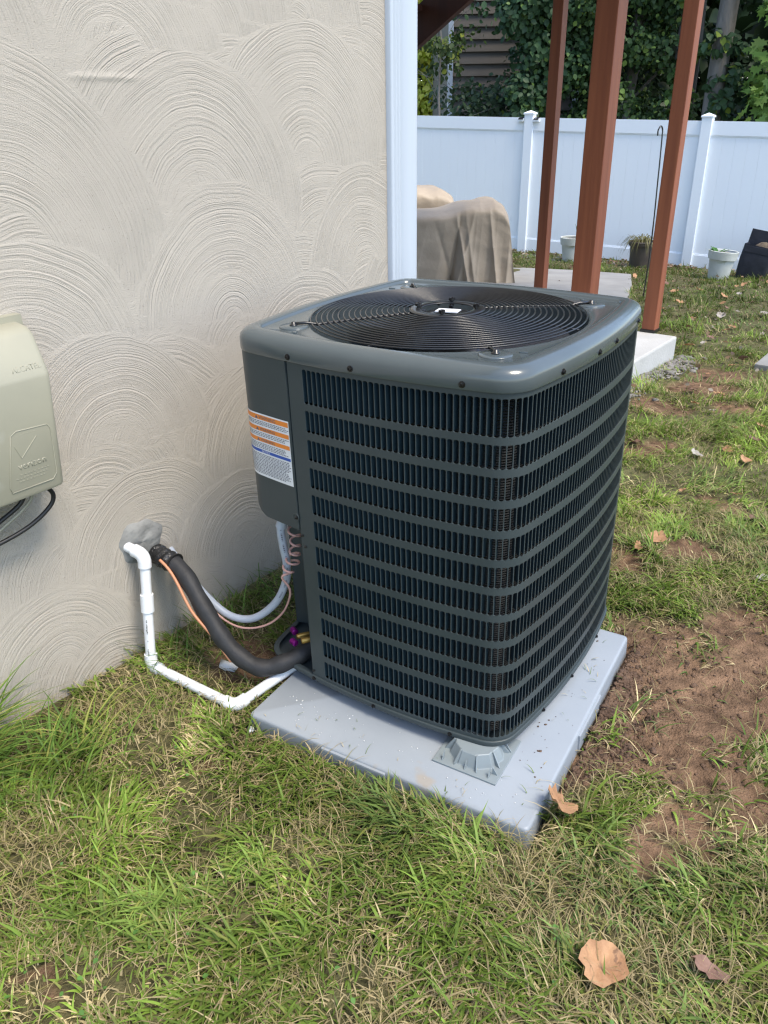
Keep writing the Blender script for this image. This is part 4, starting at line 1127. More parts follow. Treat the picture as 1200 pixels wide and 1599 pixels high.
# ------------------------------------------------------------------ neighbour's house
nb = empty('neighbour_house', (2.6, 17.0, -.8)); tag(nb, 'taupe clapboard house behind the trees beyond the fence', 'house')
mb = MB(); mb.box((0, 2.6, 3.4), (2.42, 5.1, 6.8)); mb.build('wall', M['siding'], nb)
for k in range(34):
    z = k * .2; mb = MB(); mb.add([(-1.21, -.002, z), (1.21, -.002, z), (1.21, .046, z + .2), (-1.21, .046, z + .2), (-1.21, .05, z), (1.21, .05, z)], [(0, 1, 2, 3), (4, 5, 1, 0), (0, 3, 4), (1, 5, 2)])
    mb.build('clapboard', M['siding'], nb)
for x in (-1.21, 1.19):
    mb = MB(); mb.box((x, -.03, 3.4), (.09, .09, 6.8), bev=.005); mb.build('corner_board', M['trim'], nb)
mb = MB(); mb.add([(-1.6, -.3, 6.5), (-1.6, 5.4, 6.5), (0, 5.4, 8.2), (0, -.3, 8.2), (1.6, 5.4, 6.5), (1.6, -.3, 6.5)], [(0, 1, 2, 3), (3, 2, 4, 5)]); mb.build('roof', M['roof'], nb)

# ------------------------------------------------------------------ trees and shrubs
OVAL = (np.array([(0, 0, 0), (.30, .22, .05), (.36, .55, .06), (0, 1, -.08), (-.36, .55, .06), (-.30, .22, .05), (0, .45, -.03)]), np.array([(6, 0, 1), (6, 1, 2), (6, 2, 3), (6, 3, 4), (6, 4, 5), (6, 5, 0)]))
_mp = [(0, 0), (.12, .14), (.42, .02), (.38, .20), (.62, .38), (.38, .44), (.40, .66), (.16, .56), (0, 1.0), (-.16, .56), (-.40, .66), (-.38, .44), (-.62, .38), (-.38, .20), (-.42, .02), (-.12, .14)]
MAPLE = (np.array([(x, y, .12 * abs(x)) for x, y in _mp] + [(0, .36, -.02)]), np.array([(16, i, (i + 1) % 16) for i in range(16)]))
def leaf_cloud(pos, size, tpl, col, out, g, flat=.5):
    """pos (n,3); out (n,3) preferred facing; returns V,F,C"""
    n = len(pos); T, Fx = tpl; k = len(T)
    nrm = out + g.normal(0, flat, (n, 3)); nrm /= np.linalg.norm(nrm, axis=1, keepdims=True)
    ax = g.normal(0, .6, (n, 3)) + np.array([0, 0, -.7]); ax -= nrm * (ax * nrm).sum(1, keepdims=True); ax /= np.linalg.norm(ax, axis=1, keepdims=True) + 1e-9
    sd = np.cross(ax, nrm)
    V = pos[:, None, :] + size[:, None, None] * (T[None, :, 0:1] * sd[:, None, :] + T[None, :, 1:2] * ax[:, None, :] + T[None, :, 2:3] * nrm[:, None, :])
    F = (np.arange(n) * k)[:, None, None] + Fx[None]
    return V.reshape(-1, 3), F.reshape(-1, Fx.shape[1]), np.repeat(col, k, axis=0)
def crown(name, parent, clumps, per, size, tpl, c0, c1, seed, spread=.38, flat=.55, bright=.12, cb=(.22, .30, .05)):
    g = np.random.default_rng(seed); org = np.array(parent.location) if parent else np.zeros(3)
    P, O, S, C = [], [], [], []
    for (c, r) in clumps:
        m = int(per * g.uniform(.7, 1.3))
        d = g.normal(0, 1, (m, 3)); d /= np.linalg.norm(d, axis=1, keepdims=True); rad = r * g.uniform(.35, 1.0, (m, 1)) ** .6
        P.append(np.array(c) + d * rad * np.array([1, 1, .8])); o_ = d * .7 + np.array([0, -.55, .45]); O.append(o_)
        S.append(size * g.uniform(.6, 1.25, m)); t = g.uniform(0, 1, (m, 1)) * .7 + .3 * g.uniform()
        col = np.array(c0) * (1 - t) + np.array(c1) * t; hi = g.uniform(0, 1, (m, 1)) < bright; col = np.where(hi, np.array(cb) * g.uniform(.7, 1.1, (m, 1)), col); C.append(col)
    P = np.concatenate(P) - org; V, F, Cc = leaf_cloud(P, np.concatenate(S), tpl, np.concatenate(C), np.concatenate(O), g, flat)
    return ob(name, np_mesh(name, V, F, False, Cc), M['leaf'], parent)
def trunk(parent, base, top, r0, r1, seed, branches=6, name='trunk'):
    g = random.Random(seed); o_ = Vector(parent.location); a, b = Vector(base), Vector(top); n = 10; mb = MB()
    pts = [a.lerp(b, i / n) + Vector((g.uniform(-.04, .04), g.uniform(-.04, .04), 0)) * (1 if 0 < i else 0) - o_ for i in range(n + 1)]
    mb.tube(pts, [r0 + (r1 - r0) * i / n for i in range(n + 1)], 12); mb.build(name, M['bark'], parent, smooth=True)
    mb = MB()
    for k in range(branches):
        p = a.lerp(b, g.uniform(.25, .95)) - o_; an = g.uniform(0, 6.28); l = g.uniform(.7, 1.8)
        q = [p, p + Vector((math.cos(an) * l * .4, math.sin(an) * l * .4, l * .35)), p + Vector((math.cos(an) * l, math.sin(an) * l, l * .55))]
        mb = MB(); mb.tube(catmull(q, 4), [r1 * .55 * (1 - .085 * i) for i in range(9)], 6); mb.build('branch', M['bark'], parent, smooth=True)
def scatter(g, n, lo, hi, r0, r1): return [((g.uniform(lo[0], hi[0]), g.uniform(lo[1], hi[1]), g.uniform(lo[2], hi[2])), g.uniform(r0, r1)) for _ in range(n)]
g = random.Random(4)
# creeper covered tree in front of the neighbour's house
t = empty('creeper_tree', (2.85, 15.2, -.7)); tag(t, 'dense dark tree smothered in creeper leaves in front of the taupe house', 'tree')
trunk(t, (2.85, 15.2, -.75), (2.9, 15.3, 6), .16, .08, 1, 8)
cl = scatter(g, 60, (2.2, 14.4, -.2), (3.15, 15.0, 3.6), .28, .5) + scatter(g, 26, (1.7, 14.6, 2.2), (3.9, 16, 6.2), .4, .75)
crown('crown', t, cl, 215, .105, OVAL, (.022, .054, .022), (.075, .145, .058), 21, bright=.08, cb=(.16, .27, .07))
# slender sapling left of it
t = empty('sapling', (1.05, 14.6, -.7)); tag(t, 'thin leafy sapling above the fence beside the white corner trim', 'tree')
trunk(t, (1.05, 14.6, -.75), (1.0, 14.7, 3.2), .03, .012, 2, 6)
crown('crown', t, scatter(g, 17, (.8, 14.2, .6), (1.55, 15.0, 2.6), .14, .26), 45, .085, OVAL, (.035, .065, .02), (.075, .11, .03), 22, bright=.12, cb=(.24, .28, .04))
t = empty('hedge_shrub', (1.75, 15.6, -.7)); tag(t, 'dark green shrub below the taupe siding behind the fence', 'shrub')
trunk(t, (1.75, 15.6, -.75), (1.75, 15.7, 1.5), .05, .02, 3, 5)
crown('crown', t, scatter(g, 26, (1.15, 15.0, .3), (2.5, 16.0, 1.75), .22, .42), 110, .095, OVAL, (.028, .055, .025), (.06, .10, .045), 23, bright=.05)
# bush far left, sunlight painted into its yellow green leaf colours
t = empty('sunlit_colour_bush', (1.0, 23.5, -.9)); tag(t, 'bush far behind, left of the taupe house, sunlight painted into its bright yellow green leaves', 'shrub')
trunk(t, (1.0, 23.5, -.9), (1.0, 23.6, 2.5), .08, .03, 4, 6)
crown('crown', t, scatter(g, 46, (.3, 23.0, .3), (2.2, 24.5, 4.6), .4, .75), 210, .16, OVAL, (.42, .50, .05), (.62, .62, .08), 24, bright=.35, cb=(.75, .72, .14))
# mid tree between posts
t = empty('bushy_tree', (4.1, 14.6, -.8)); tag(t, 'dark bushy tree between the thick post and the right post', 'tree')
trunk(t, (4.1, 14.6, -.85), (4.2, 14.7, 6), .12, .05, 5, 8)
crown('crown', t, scatter(g, 70, (3.3, 13.7, -.2), (4.75, 15.2, 3.6), .28, .5) + scatter(g, 24, (3, 13.6, 3.2), (5.3, 15.4, 6.2), .4, .7), 175, .085, OVAL, (.022, .050, .018), (.080, .145, .042), 25, bright=.12, cb=(.22, .32, .07))
# two pale trunks
t = empty('pale_tree', (4.72, 13.95, -.8)); tag(t, 'pale grey tree trunk left of the right red post', 'tree')
trunk(t, (4.66, 13.95, -.85), (4.80, 13.95, 6.0), .115, .08, 6, 0)
mbv = MB(); mbv.tube([Vector((.26, .05, 0)), Vector((.23, .0, 3)), Vector((.12, 0, 6.5))], [.05, .045, .03], 8); mbv.build('twin_stem', M['bark'], t, smooth=True)
crown('crown', t, scatter(g, 16, (4.3, 13.6, 2.9), (5.2, 14.3, 6.0), .3, .6) + scatter(g, 9, (4.55, 13.78, 1.1), (4.95, 13.85, 3.2), .08, .16), 60, .11, OVAL, (.06, .12, .03), (.11, .20, .05), 26, bright=.2)
t = empty('ivy_trunk_tree', (4.98, 13.1, -.8)); tag(t, 'broad grey trunk with ivy right of the right red post', 'tree')
trunk(t, (4.98, 13.1, -.85), (5.06, 13.1, 6.5), .15, .11, 7, 0)
crown('crown', t, scatter(g, 10, (4.8, 12.9, .6), (5.2, 13.0, 2.4), .12, .22) + scatter(g, 20, (4.4, 12.8, 3.0), (5.9, 13.6, 6.2), .4, .7), 50, .125, OVAL, (.03, .065, .03), (.06, .12, .05), 27, bright=.1)
# maple at the right
t = empty('maple_tree', (6.1, 12.9, -.85)); tag(t, 'maple with light green lobed leaves above the fence at the right edge', 'tree')
trunk(t, (6.1, 12.9, -.9), (6.2, 13.0, 6.5), .14, .06, 8, 9)
crown('crown', t, scatter(g, 46, (5.35, 11.9, 1.0), (7.4, 12.7, 3.6), .25, .5), 42, .165, MAPLE, (.11, .20, .04), (.22, .35, .075), 28, bright=.3, cb=(.34, .46, .11), flat=.7)
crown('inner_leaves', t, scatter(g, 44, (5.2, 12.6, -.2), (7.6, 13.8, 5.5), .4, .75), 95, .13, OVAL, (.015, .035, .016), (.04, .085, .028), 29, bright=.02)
# deep wood behind everything
w_ = empty('woodland', (5, 20, -1)); 
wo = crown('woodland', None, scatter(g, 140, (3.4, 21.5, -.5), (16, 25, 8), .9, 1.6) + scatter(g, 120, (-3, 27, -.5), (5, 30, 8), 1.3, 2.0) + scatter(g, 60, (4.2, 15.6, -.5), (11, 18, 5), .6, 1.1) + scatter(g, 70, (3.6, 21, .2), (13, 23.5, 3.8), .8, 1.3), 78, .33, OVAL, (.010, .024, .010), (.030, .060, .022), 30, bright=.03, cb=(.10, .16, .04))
bpy.data.objects.remove(w_)
tag(wo, 'dark dense woodland far behind the fence', 'woodland', kind='stuff')

# ------------------------------------------------------------------ grass
def blades(x, y, z, h, w, az, lean, col, segs):
    """vectorised grass blades; lean = final tilt from vertical in radians"""
    n = len(x); T = np.linspace(0, 1, segs + 1); P = []; px, py, pz = x.copy(), y.copy(), z.copy(); ca, sa = np.cos(az), np.sin(az)
    V = np.zeros((n, 2 * segs + 1, 3)); start = lean * .35
    for i in range(segs + 1):
        t = T[i]
        if i: 
            th = start + (lean - start) * ((i - .5) / segs) * 1.5; st = h / segs
            px = px + ca * np.sin(th) * st; py = py + sa * np.sin(th) * st; pz = pz + np.cos(th) * st
            pz = np.maximum(pz, z + .002)
        ww = w * (1 - t ** 1.6) * .5
        if i < segs:
            V[:, 2 * i] = np.stack([px - sa * ww, py + ca * ww, pz], 1); V[:, 2 * i + 1] = np.stack([px + sa * ww, py - ca * ww, pz], 1)
        else: V[:, 2 * i] = np.stack([px, py, pz], 1)
    k = 2 * segs + 1; b = (np.arange(n) * k)[:, None]
    quads = np.concatenate([b + np.array([[2 * i, 2 * i + 1, 2 * i + 3, 2 * i + 2]]) for i in range(segs - 1)]) if segs > 1 else np.zeros((0, 4), int)
    tris = b + np.array([[2 * segs - 2, 2 * segs - 1, 2 * segs]])
    C = np.repeat(col, k, axis=0)
    return V.reshape(-1, 3), quads, tris, C
def wall_side(x, y): return (x - WP[0]) * WN[0] + (y - WP[1]) * WN[1]      # >0 inside the house
slabM = np.array([WD[:2], WN[:2]])
def blocked(x, y):
    ws = wall_side(x, y); s = (x - WP[0]) * WD[0] + (y - WP[1]) * WD[1]
    b = (ws > -.01) & (s < 1.2)
    b |= inpad(x, y, .006)
    q = np.stack([x - sc_c[0], y - sc_c[1]], 1) @ slabM.T
    b |= (q[:, 0] < .01) & (q[:, 0] > -2.0) & (q[:, 1] > -.01) & (q[:, 1] < .95)
    # patio (polygon approximated by half planes)
    b |= (y > 6.0) & (x < 2.95 - (9.6 - y) * .30) & (x < 2.95) & (y < 10.25 - .30 * (x - 1.1).clip(0)) & ~((y < 7.3) & (x > 1.9))
    b |= y > 12.24 - .645 * (x - 2.13) - .02
    return b
def lawn(n, x0, x1, y0, y1, hs, wsz, segs, seed, dens=1.0):
    g = np.random.default_rng(seed); x = g.uniform(x0, x1, n); y = g.uniform(y0, y1, n)
    so = soilmask(x, y); cl = fbm(x, y, 7, 3, 41); cl2 = fbm(x, y, 2.3, 3, 43)
    pr = (1 - .97 * so) * (.25 + 1.25 * sstep(.30, .55, cl)) * dens
    keep = (g.uniform(0, 1, n) < pr) & ~blocked(x, y); x, y, so, cl, cl2 = x[keep], y[keep], so[keep], cl[keep], cl2[keep]; n = len(x)
    z = gz(x, y) - .004
    dead = sstep(.46, .60, fbm(x, y, 4.2, 3, 91)); ds = (x + .5) ** 2 / .10 + (y - 1.42) ** 2 / .03; dead = np.maximum(dead, np.exp(-ds))
    dead = dead * (1 - .75 * sstep(2.0, 2.6, y) * (1 - sstep(4.5, 6, y))); dead = np.maximum(dead, .75 * sstep(.05, .5, so))
    u = g.uniform(0, 1, n)
    typ = np.where(u < .23 + .45 * dead, 2, np.where(u < .39 + .25 * dead, 1, 0))
    v = g.uniform(.72, 1.28, (n, 1))
    green = np.array([.108, .182, .030]) * (1 - cl2[:, None]) + np.array([.255, .358, .058]) * cl2[:, None]
    t_ = sstep(.42, .58, fbm(x, y, 3.1, 2, 55))[:, None]; green = green * (1 - .35 * t_) + np.array([.120, .170, .095]) * .35 * t_
    col = np.where((typ == 0)[:, None], green, np.where((typ == 1)[:, None], np.array([.225, .255, .062]), np.array([.52, .43, .235]))) * v
    col = col * (1 - .40 * sstep(4.5, 7.5, y))[:, None] * (.78 + .66 * sstep(.3, .65, fbm(x, y, 11, 2, 97)))[:, None]  # far grass darkened in its colour to paint in the shade of the trees
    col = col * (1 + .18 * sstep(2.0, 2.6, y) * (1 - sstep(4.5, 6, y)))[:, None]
    az = fbm(x, y, 3.3, 2, 66) * 12 + g.normal(0, 1.0, n)
    tuft = (.6 + .9 * sstep(.35, .62, cl))
    h = hs * g.lognormal(0, .38, n) * tuft * np.where(typ == 2, .85, 1); h = np.clip(h, .012, hs * 2.6) * np.where(inpad(x, y, .05), .75, 1)
    lean = np.clip(g.normal(1.28, .34, n) + .35 * (typ == 2), .1, 1.75)
    w = wsz * g.uniform(.55, 1.35, n) * np.where(typ == 2, .6, 1)
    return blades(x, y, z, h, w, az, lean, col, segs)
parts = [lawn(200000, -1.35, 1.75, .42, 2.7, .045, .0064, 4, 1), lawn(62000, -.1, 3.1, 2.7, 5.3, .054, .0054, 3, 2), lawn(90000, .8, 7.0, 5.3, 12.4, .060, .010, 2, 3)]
def thatch(n, x0, x1, y0, y1, seed):
    g = np.random.default_rng(seed); x = g.uniform(x0, x1, n); y = g.uniform(y0, y1, n); so = soilmask(x, y)
    k = (g.uniform(0, 1, n) < (1 - .9 * so) * (.35 + .65 * sstep(.4, .6, fbm(x, y, 6, 3, 87)))) & ~blocked(x, y); x, y = x[k], y[k]; n = len(x)
    c = np.where((g.uniform(0, 1, n) < .6)[:, None], np.array([.42, .34, .18]), np.array([.26, .235, .085])) * g.uniform(.6, 1.2, (n, 1))
    return blades(x, y, gz(x, y) + g.uniform(0, .010, n), g.uniform(.03, .085, n), g.uniform(.0012, .0026, n), g.uniform(0, 6.28, n), np.clip(g.normal(1.5, .12, n), 1.2, 1.65), c, 3)
parts += [thatch(68000, -1.3, 1.6, .45, 2.6, 71), thatch(14000, .2, 2.8, 2.6, 5.0, 72)]
Vs, Qs, Ts, Cs = [], [], [], []; off = 0
for V, q, t, C in parts:
    Vs.append(V); Qs.append(q + off); Ts.append(t + off); Cs.append(C); off += len(V)
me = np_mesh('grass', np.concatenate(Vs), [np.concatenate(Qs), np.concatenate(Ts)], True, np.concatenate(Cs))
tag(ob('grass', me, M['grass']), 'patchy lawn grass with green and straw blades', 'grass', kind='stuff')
# clover and weeds
g2 = np.random.default_rng(12)
n = 110; cx_ = g2.choice([-.62, -.50, -.30, .35, -.75, .05], n) + g2.normal(0, .07, n); cy_ = g2.choice([1.28, 1.15, .95, .92, 1.0, .8], n) + g2.normal(0, .06, n)
ok = ~blocked(cx_, cy_); cx_, cy_ = cx_[ok], cy_[ok]
P_ = np.stack([cx_, cy_, gz(cx_, cy_) + g2.uniform(.012, .035, len(cx_))], 1)
V, F, C = leaf_cloud(P_, g2.uniform(.006, .012, len(P_)), OVAL, np.array([.10, .22, .045]) * g2.uniform(.8, 1.3, (len(P_), 1)), np.tile([0, -.2, 1.0], (len(P_), 1)), g2, .3)
tag(ob('clover', np_mesh('clover', V, F, False, C), M['grass']), 'small clover leaves in the lawn', 'clover', kind='stuff')
# tall tuft by the wall at the left edge
def tuft(name, x, y, n, h, w, seed, azc, azs, label, cols):
    g = np.random.default_rng(seed); xx = x + g.normal(0, .05, n); yy = y + g.normal(0, .05, n)
    c = np.array(cols)[g.integers(0, len(cols), n)] * g.uniform(.75, 1.25, (n, 1))
    V, q, t, C = blades(xx, yy, gz(xx, yy) - .01, h * g.uniform(.5, 1.25, n), w * g.uniform(.7, 1.3, n), azc + g.normal(0, azs, n), np.clip(g.normal(1.15, .28, n), .2, 1.7), c, 7)
    V = V - np.array([x, y, gzs(x, y)]); o = ob(name, np_mesh(name, V, [q, t], True, C), M['grass']); o.location = (x, y, gzs(x, y)); tag(o, label, 'grass tuft'); return o
GC = [(.11, .20, .035), (.17, .27, .05), (.09, .165, .03), (.30, .32, .08)]
tuft('grass_tuft', -.98, 1.28, 280, .26, .0078, 31, .2, .75, 'tall long bladed grass tuft by the stucco wall at the left edge', GC)
tuft('grass_tuft', -.74, 1.36, 110, .16, .0062, 32, .6, 1.3, 'medium grass tuft along the foot of the stucco wall', GC)
tuft('grass_tuft', -.47, 1.90, 90, .13, .0040, 33, 3.6, 1.4, 'dark grass tuft behind the black insulated line', GC[:3])
tuft('grass_tuft', -.56, 1.76, 60, .13, .0040, 34, 4.2, 1.3, 'grass tuft right behind the vertical white pipe', GC[:3])
tuft('grass_tuft', -.33, 2.05, 80, .14, .0040, 35, 4.2, 1.3, 'grass tuft under the grey conduit loop by the wall', GC[:3])
tuft('grass_tuft', .66, 1.52, 26, .06, .0045, 36, 4.6, 1.2, 'small pale grass tuft alone on the bare soil', [(.22, .25, .10), (.12, .17, .06)])
tuft('grass_tuft', .93, 1.36, 60, .075, .0045, 37, 2.6, 1.2, 'grass tuft at the right edge of the bare soil', GC)

# ------------------------------------------------------------------ soil clods, gravel, white chips
def rocks(n, posf, smin, smax, seed, flat=.7):
    g = np.random.default_rng(seed); bm = bmesh.new(); bmesh.ops.create_icosphere(bm, subdivisions=1, radius=1); T = np.array([v.co[:] for v in bm.verts]); Fx = np.array([[v.index for v in f.verts] for f in bm.faces]); bm.free()
    P = posf(g, n); n = len(P); s = smin * (smax / smin) ** (g.uniform(0, 1, n) ** 2.2)
    V = T[None] * (1 + g.normal(0, .30, (n, len(T), 1))) * (s[:, None] * np.stack([g.uniform(.7, 1.3, n), g.uniform(.7, 1.3, n), g.uniform(.5, .9, n) * flat / .7], 1))[:, None, :]
    a = g.uniform(0, 6.28, n); c, s_ = np.cos(a)[:, None], np.sin(a)[:, None]
    X = V[:, :, 0] * c - V[:, :, 1] * s_; Y = V[:, :, 0] * s_ + V[:, :, 1] * c
    V = np.stack([X, Y, V[:, :, 2]], 2) + P[:, None, :]; F = (np.arange(n) * len(T))[:, None, None] + Fx[None]
    return V.reshape(-1, 3), F.reshape(-1, 3)
def clodpos(g, n):
    x = np.concatenate([g.uniform(.35, 1.5, n // 2), g.normal(.55, .07, n), g.uniform(1.0, 2.1, n // 3)]); y = np.concatenate([g.uniform(1.1, 2.1, n // 2), 1.53 + (x[n // 2:n // 2 + n] - .55) * 1.5 + g.normal(0, .10, n), g.uniform(3, 4.6, n // 3)])
    k = (g.uniform(0, 1, len(x)) < soilmask(x, y)) & ~inpad(x, y, .008); x, y = x[k], y[k]; return np.stack([x, y, gz(x, y)], 1)
V, F = rocks(8500, clodpos, .0010, .0085, 5)
tag(ob('soil_clods', np_mesh('soil_clods', V, F, True), M['clod']), 'crumbs of bare brown soil', 'soil', kind='stuff')
def gravpos(g, n):
    t = g.uniform(-2.0, .1, n); o_ = np.abs(g.normal(0, .07, n)) + .01
    p = sc_c[None] + WD[None, :2] * t[:, None] - WN[None, :2] * o_[:, None]
    x2 = g.uniform(1.6, 3.4, n // 2); y2 = 12.24 - .645 * (x2 - 2.13) - np.abs(g.normal(.35, .35, n // 2)) - .05; P = np.concatenate([p, np.stack([x2, y2], 1)]); P = P[~blocked(P[:, 0], P[:, 1])]
    return np.concatenate([P, gz(P[:, 0], P[:, 1])[:, None] + .004], 1)
V, F = rocks(1300, gravpos, .006, .024, 6)
tag(ob('gravel', np_mesh('gravel', V, F, True), M['stone']), 'grey gravel along the slab and the fence', 'gravel', kind='stuff')
def chippos(g, n):
    u = np.concatenate([g.normal(-.10, .13, n), g.uniform(-.25, .40, n)]); v = np.concatenate([g.normal(-.42, .05, n), g.uniform(-.49, -.40, n)]); k = (u > -.28) & (u < .42) & (v > -.49); q = C0[None] + PE[None] * u[k][:, None] + PV[None] * v[k][:, None]
    return np.concatenate([q, np.full((len(q), 1), .0012)], 1)
V, F = rocks(42, chippos, .0007, .0026, 7, .3)
tag(ob('plaster_crumbs', np_mesh('plaster_crumbs', V, F, False), M['chip']), 'white plaster crumbs strewn over the pad', 'crumbs', kind='stuff')
def darkpos(g, n):
    v = g.uniform(-.45, .2, n); u = g.uniform(.34, .42, n); q = C0[None] + PE[None] * u[:, None] + PV[None] * v[:, None]; return np.concatenate([q, np.full((n, 1), .001)], 1)
V, F = rocks(34, darkpos, .0008, .004, 8, .3)
tag(ob('dirt_crumbs', np_mesh('dirt_crumbs', V, F, False), M['clod']), 'dark dirt crumbs on the right edge of the pad', 'crumbs', kind='stuff')
for (x, y, s, lb) in ((-.425, 1.71, .020, 'larger white plaster chip in the grass under the black line'), (-.47, 1.60, .012, 'small white plaster chip next to the horizontal white pipe'), (-.33, 1.46, .011, 'small white plaster chip in front of the pipe elbow'), (-.185, 1.475, .010, 'small white plaster chip at the front edge of the pad')):
    Vc, Fc = rocks(1, lambda g, n: np.zeros((1, 3)), s, s * 1.01, int(s * 9000), .5); o = ob('plaster_chip', np_mesh('plaster_chip', Vc, Fc), M['chip']); o.location = (x, y, gzs(x, y) + .012); tag(o, lb, 'chip', 'white plaster chips')

gq = np.random.default_rng(77); nq = 46
uq = gq.uniform(PAD[0] + .02, PAD[1] - .02, nq); vq = np.where(gq.uniform(0, 1, nq) < .7, gq.uniform(PAD[2] + .01, -.40, nq), gq.uniform(-.4, .2, nq)); uq = np.where(vq > -.40, gq.uniform(.37, .42, nq), uq)
qx = C0[0] + PE[0] * uq + PV[0] * vq; qy = C0[1] + PE[1] * uq + PV[1] * vq
V, q_, t_, C = blades(qx, qy, np.full(nq, .0015), gq.uniform(.008, .035, nq), gq.uniform(.001, .0025, nq), gq.uniform(0, 6.28, nq), np.full(nq, 1.56), np.where((gq.uniform(0, 1, nq) < .5)[:, None], np.array([.5, .42, .25]), np.array([.16, .22, .06])), 3)
tag(ob('grass_clippings', np_mesh('grass_clippings', V, [q_, t_], True, C), M['grass']), 'bits of cut grass lying on the grey pad', 'clippings', kind='stuff')

# ------------------------------------------------------------------ fallen leaves
LP = [(0, -.40), (.14, -.44), (.31, -.40), (.40, -.24), (.48, -.10), (.44, .06), (.46, .22), (.30, .34), (.20, .36), (.06, .50), (-.10, .40), (-.26, .38), (-.40, .26), (-.40, .10), (-.49, -.02), (-.43, -.20), (-.30, -.36), (-.12, -.37)]
def dry_leaf(x, y, size, mat, seed, curl=.25, tilt=(0, 0), rz=0, lift=.012, narrow=1.0):
    g = random.Random(seed); V = [(0, 0, 0)]; n = len(LP)
    for rr in (.5, 1.0):
        for i, (a, b) in enumerate(LP):
            k = 1 + g.uniform(-.13, .10); px_, py_ = a * rr * k * narrow, b * rr * k
            V.append((px_ * size, py_ * size, size * (curl * (px_ ** 2) * 1.6 + curl * .5 * py_ ** 2 + g.uniform(-.06, .12) * rr)))
    F = [(0, 1 + i, 1 + (i + 1) % n) for i in range(n)] + [(1 + i, 1 + n + i, 1 + n + (i + 1) % n, 1 + (i + 1) % n) for i in range(n)]
    mb = MB(); mb.add(V, F); 
    mb.tube([(0, -.45 * size, .02 * size), (.03 * size, -.62 * size, .03 * size), (.05 * size, -.78 * size, .05 * size)], size * .012, 5)
    o = mb.build('dry_leaf', M[mat], None, smooth=True); o.location = (x, y, gzs(x, y) + lift); o.rotation_euler = (tilt[0], tilt[1], rz); return o
tag(dry_leaf(.352, 1.180, .098, 'dryleaf', 1, .45, (R(30), R(-24)), 2.6, .046, .78), 'curled orange brown dry leaf against the near corner of the pad', 'leaf', 'fallen dry leaves')
tag(dry_leaf(.355, .848, .084, 'dryleaf', 2, .22, (R(8), R(4)), .5, .026), 'large tan dry leaf lying on the grass at the bottom', 'leaf', 'fallen dry leaves')
tag(dry_leaf(.533, .832, .068, 'dryleaf2', 3, .5, (R(12), R(10)), 1.0, .028, .5), 'narrow brown dry leaf in the bottom right corner', 'leaf', 'fallen dry leaves')
LV = [(1.62, 3.89), (2.71, 6.06), (2.37, 5.61), (1.78, 4.55), (1.95, 4.56), (2.17, 4.76), (1.82, 4.08), (1.71, 4.19), (1.66, 3.76), (2.56, 6.48), (1.78, 3.48), (1.64, 3.43), (1.14, 3.32), (1.34, 3.11), (1.49, 3.15), (1.51, 3.02), (1.34, 2.7), (1.3, 2.48), (1.17, 2.08), (.93, 2.36), (.85, 2.31), (1.15, 2.74), (1.66, 3.28), (2.24, 5.42)]
far = [(3.28, 7.62), (3.35, 7.21), (3.72, 8.38), (3.21, 8.08), (3.16, 6.52), (2.72, 7.24), (3.13, 11.0), (2.3, 11.7), (2.9, 7.9), (3.5, 7.8), (3.9, 8.6), (3.0, 6.9), (2.6, 5.9), (3.4, 6.9), (3.8, 7.6), (2.45, 6.9), (3.05, 8.6), (3.6, 9.0), (2.9, 9.2), (3.3, 9.4), (2.75, 10.9), (2.5, 11.2), (3.0, 10.6), (4.3, 8.9), (2.8, 6.5), (2.1, 5.3), (2.3, 4.9), (3.1, 7.2)]
pl_ = empty('x'); bpy.data.objects.remove(pl_)
gg = random.Random(9)
ORD = 'first second third fourth fifth sixth seventh eighth ninth tenth eleventh twelfth thirteenth fourteenth fifteenth sixteenth seventeenth eighteenth nineteenth twentieth twenty-first twenty-second twenty-third twenty-fourth'.split()
mats_ = ['dryleaf', 'dryleaf', 'dryleaf2', 'dryleaf3', 'dryleaf']
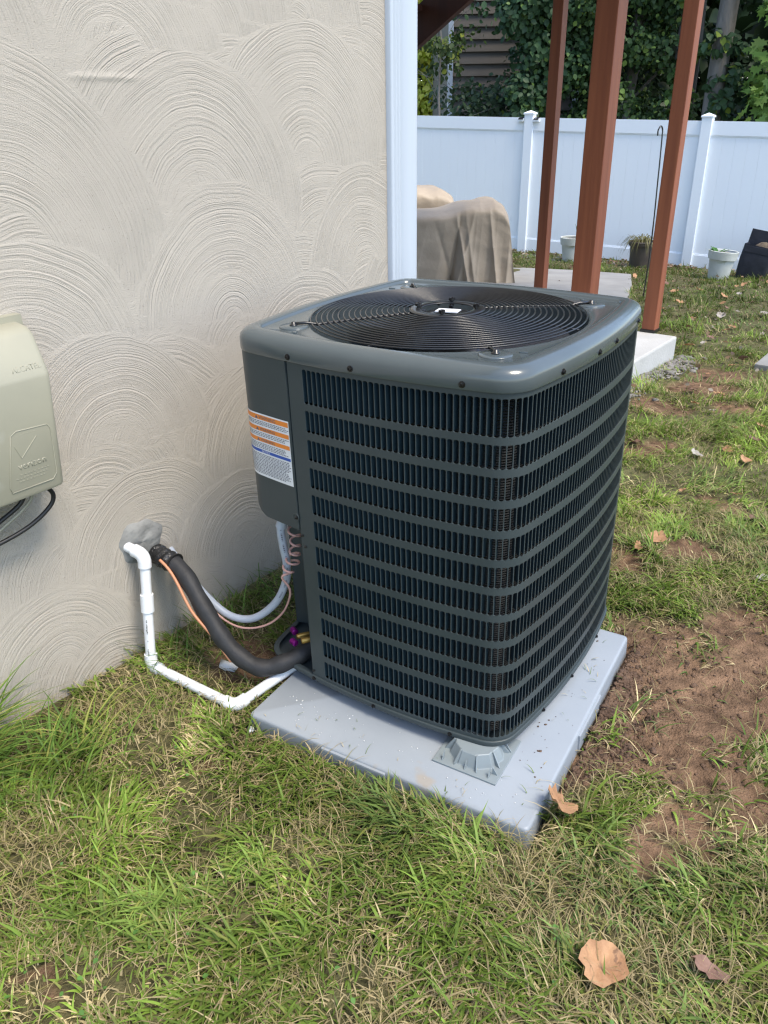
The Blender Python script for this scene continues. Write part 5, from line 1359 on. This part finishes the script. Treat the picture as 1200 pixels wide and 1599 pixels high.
for i, (x, y) in enumerate(LV):
    o = dry_leaf(x, y, gg.uniform(.045, .072), mats_[i % 5], 20 + i, gg.uniform(.1, .5), (gg.uniform(-.35, .35), gg.uniform(-.35, .35)), gg.uniform(0, 6.28), .024, gg.uniform(.6, 1))
    rank = sorted(LV, key=lambda q: q[1]).index((x, y)); word = {'dryleaf': 'orange tan', 'dryleaf2': 'dark brown', 'dryleaf3': 'pale grey'}[mats_[i % 5]]
    tag(o, word + ' dry leaf on the lawn right of the unit, ' + ORD[rank] + ' nearest to the camera', 'leaf', 'leaves scattered right of the unit')
for i, (x, y) in enumerate(far):
    o = dry_leaf(x, y, gg.uniform(.06, .10), mats_[(i * 2) % 5], 60 + i, gg.uniform(.2, .6), (gg.uniform(-.5, .5), gg.uniform(-.5, .5)), gg.uniform(0, 6.28), .035, gg.uniform(.6, 1))
    tag(o, 'small dry leaf on the far lawn near the fence', 'leaf', 'leaves scattered on the far lawn')
gl = np.random.default_rng(55); nl_ = 1500
lx = np.concatenate([gl.uniform(1.2, 6.0, nl_), gl.uniform(1.6, 5, nl_)]); ly = np.concatenate([gl.uniform(4.2, 11.5, nl_), 12.24 - .645 * (lx[nl_:] - 2.13) - np.abs(gl.normal(.3, .35, nl_)) - .08])
kk = ~blocked(lx, ly) & (gl.uniform(0, 1, len(lx)) < .25 + .75 * sstep(.42, .58, fbm(lx, ly, 2.5, 2, 35))); lx, ly = lx[kk], ly[kk]; n_ = len(lx)
V, F, C = leaf_cloud(np.stack([lx, ly, gz(lx, ly) + gl.uniform(.01, .05, n_)], 1), gl.uniform(.02, .055, n_), OVAL, np.array([[.20, .12, .07], [.33, .22, .13], [.13, .085, .055], [.38, .33, .26]])[gl.integers(0, 4, n_)] * gl.uniform(.6, 1.1, (n_, 1)), np.tile([0, -.2, 1.0], (n_, 1)), gl, .5)
tag(ob('leaf_litter', np_mesh('leaf_litter', V, F, False, C), M['leaf']), 'broken brown leaf litter in the far lawn and along the fence', 'leaf litter', kind='stuff')
o = dry_leaf(1.95, 8.75, .10, 'dryleaf2', 99, .4, (.3, .2), 1, .05); o.location.z = -.33; tag(o, 'dry leaf lying on the concrete patio', 'leaf')
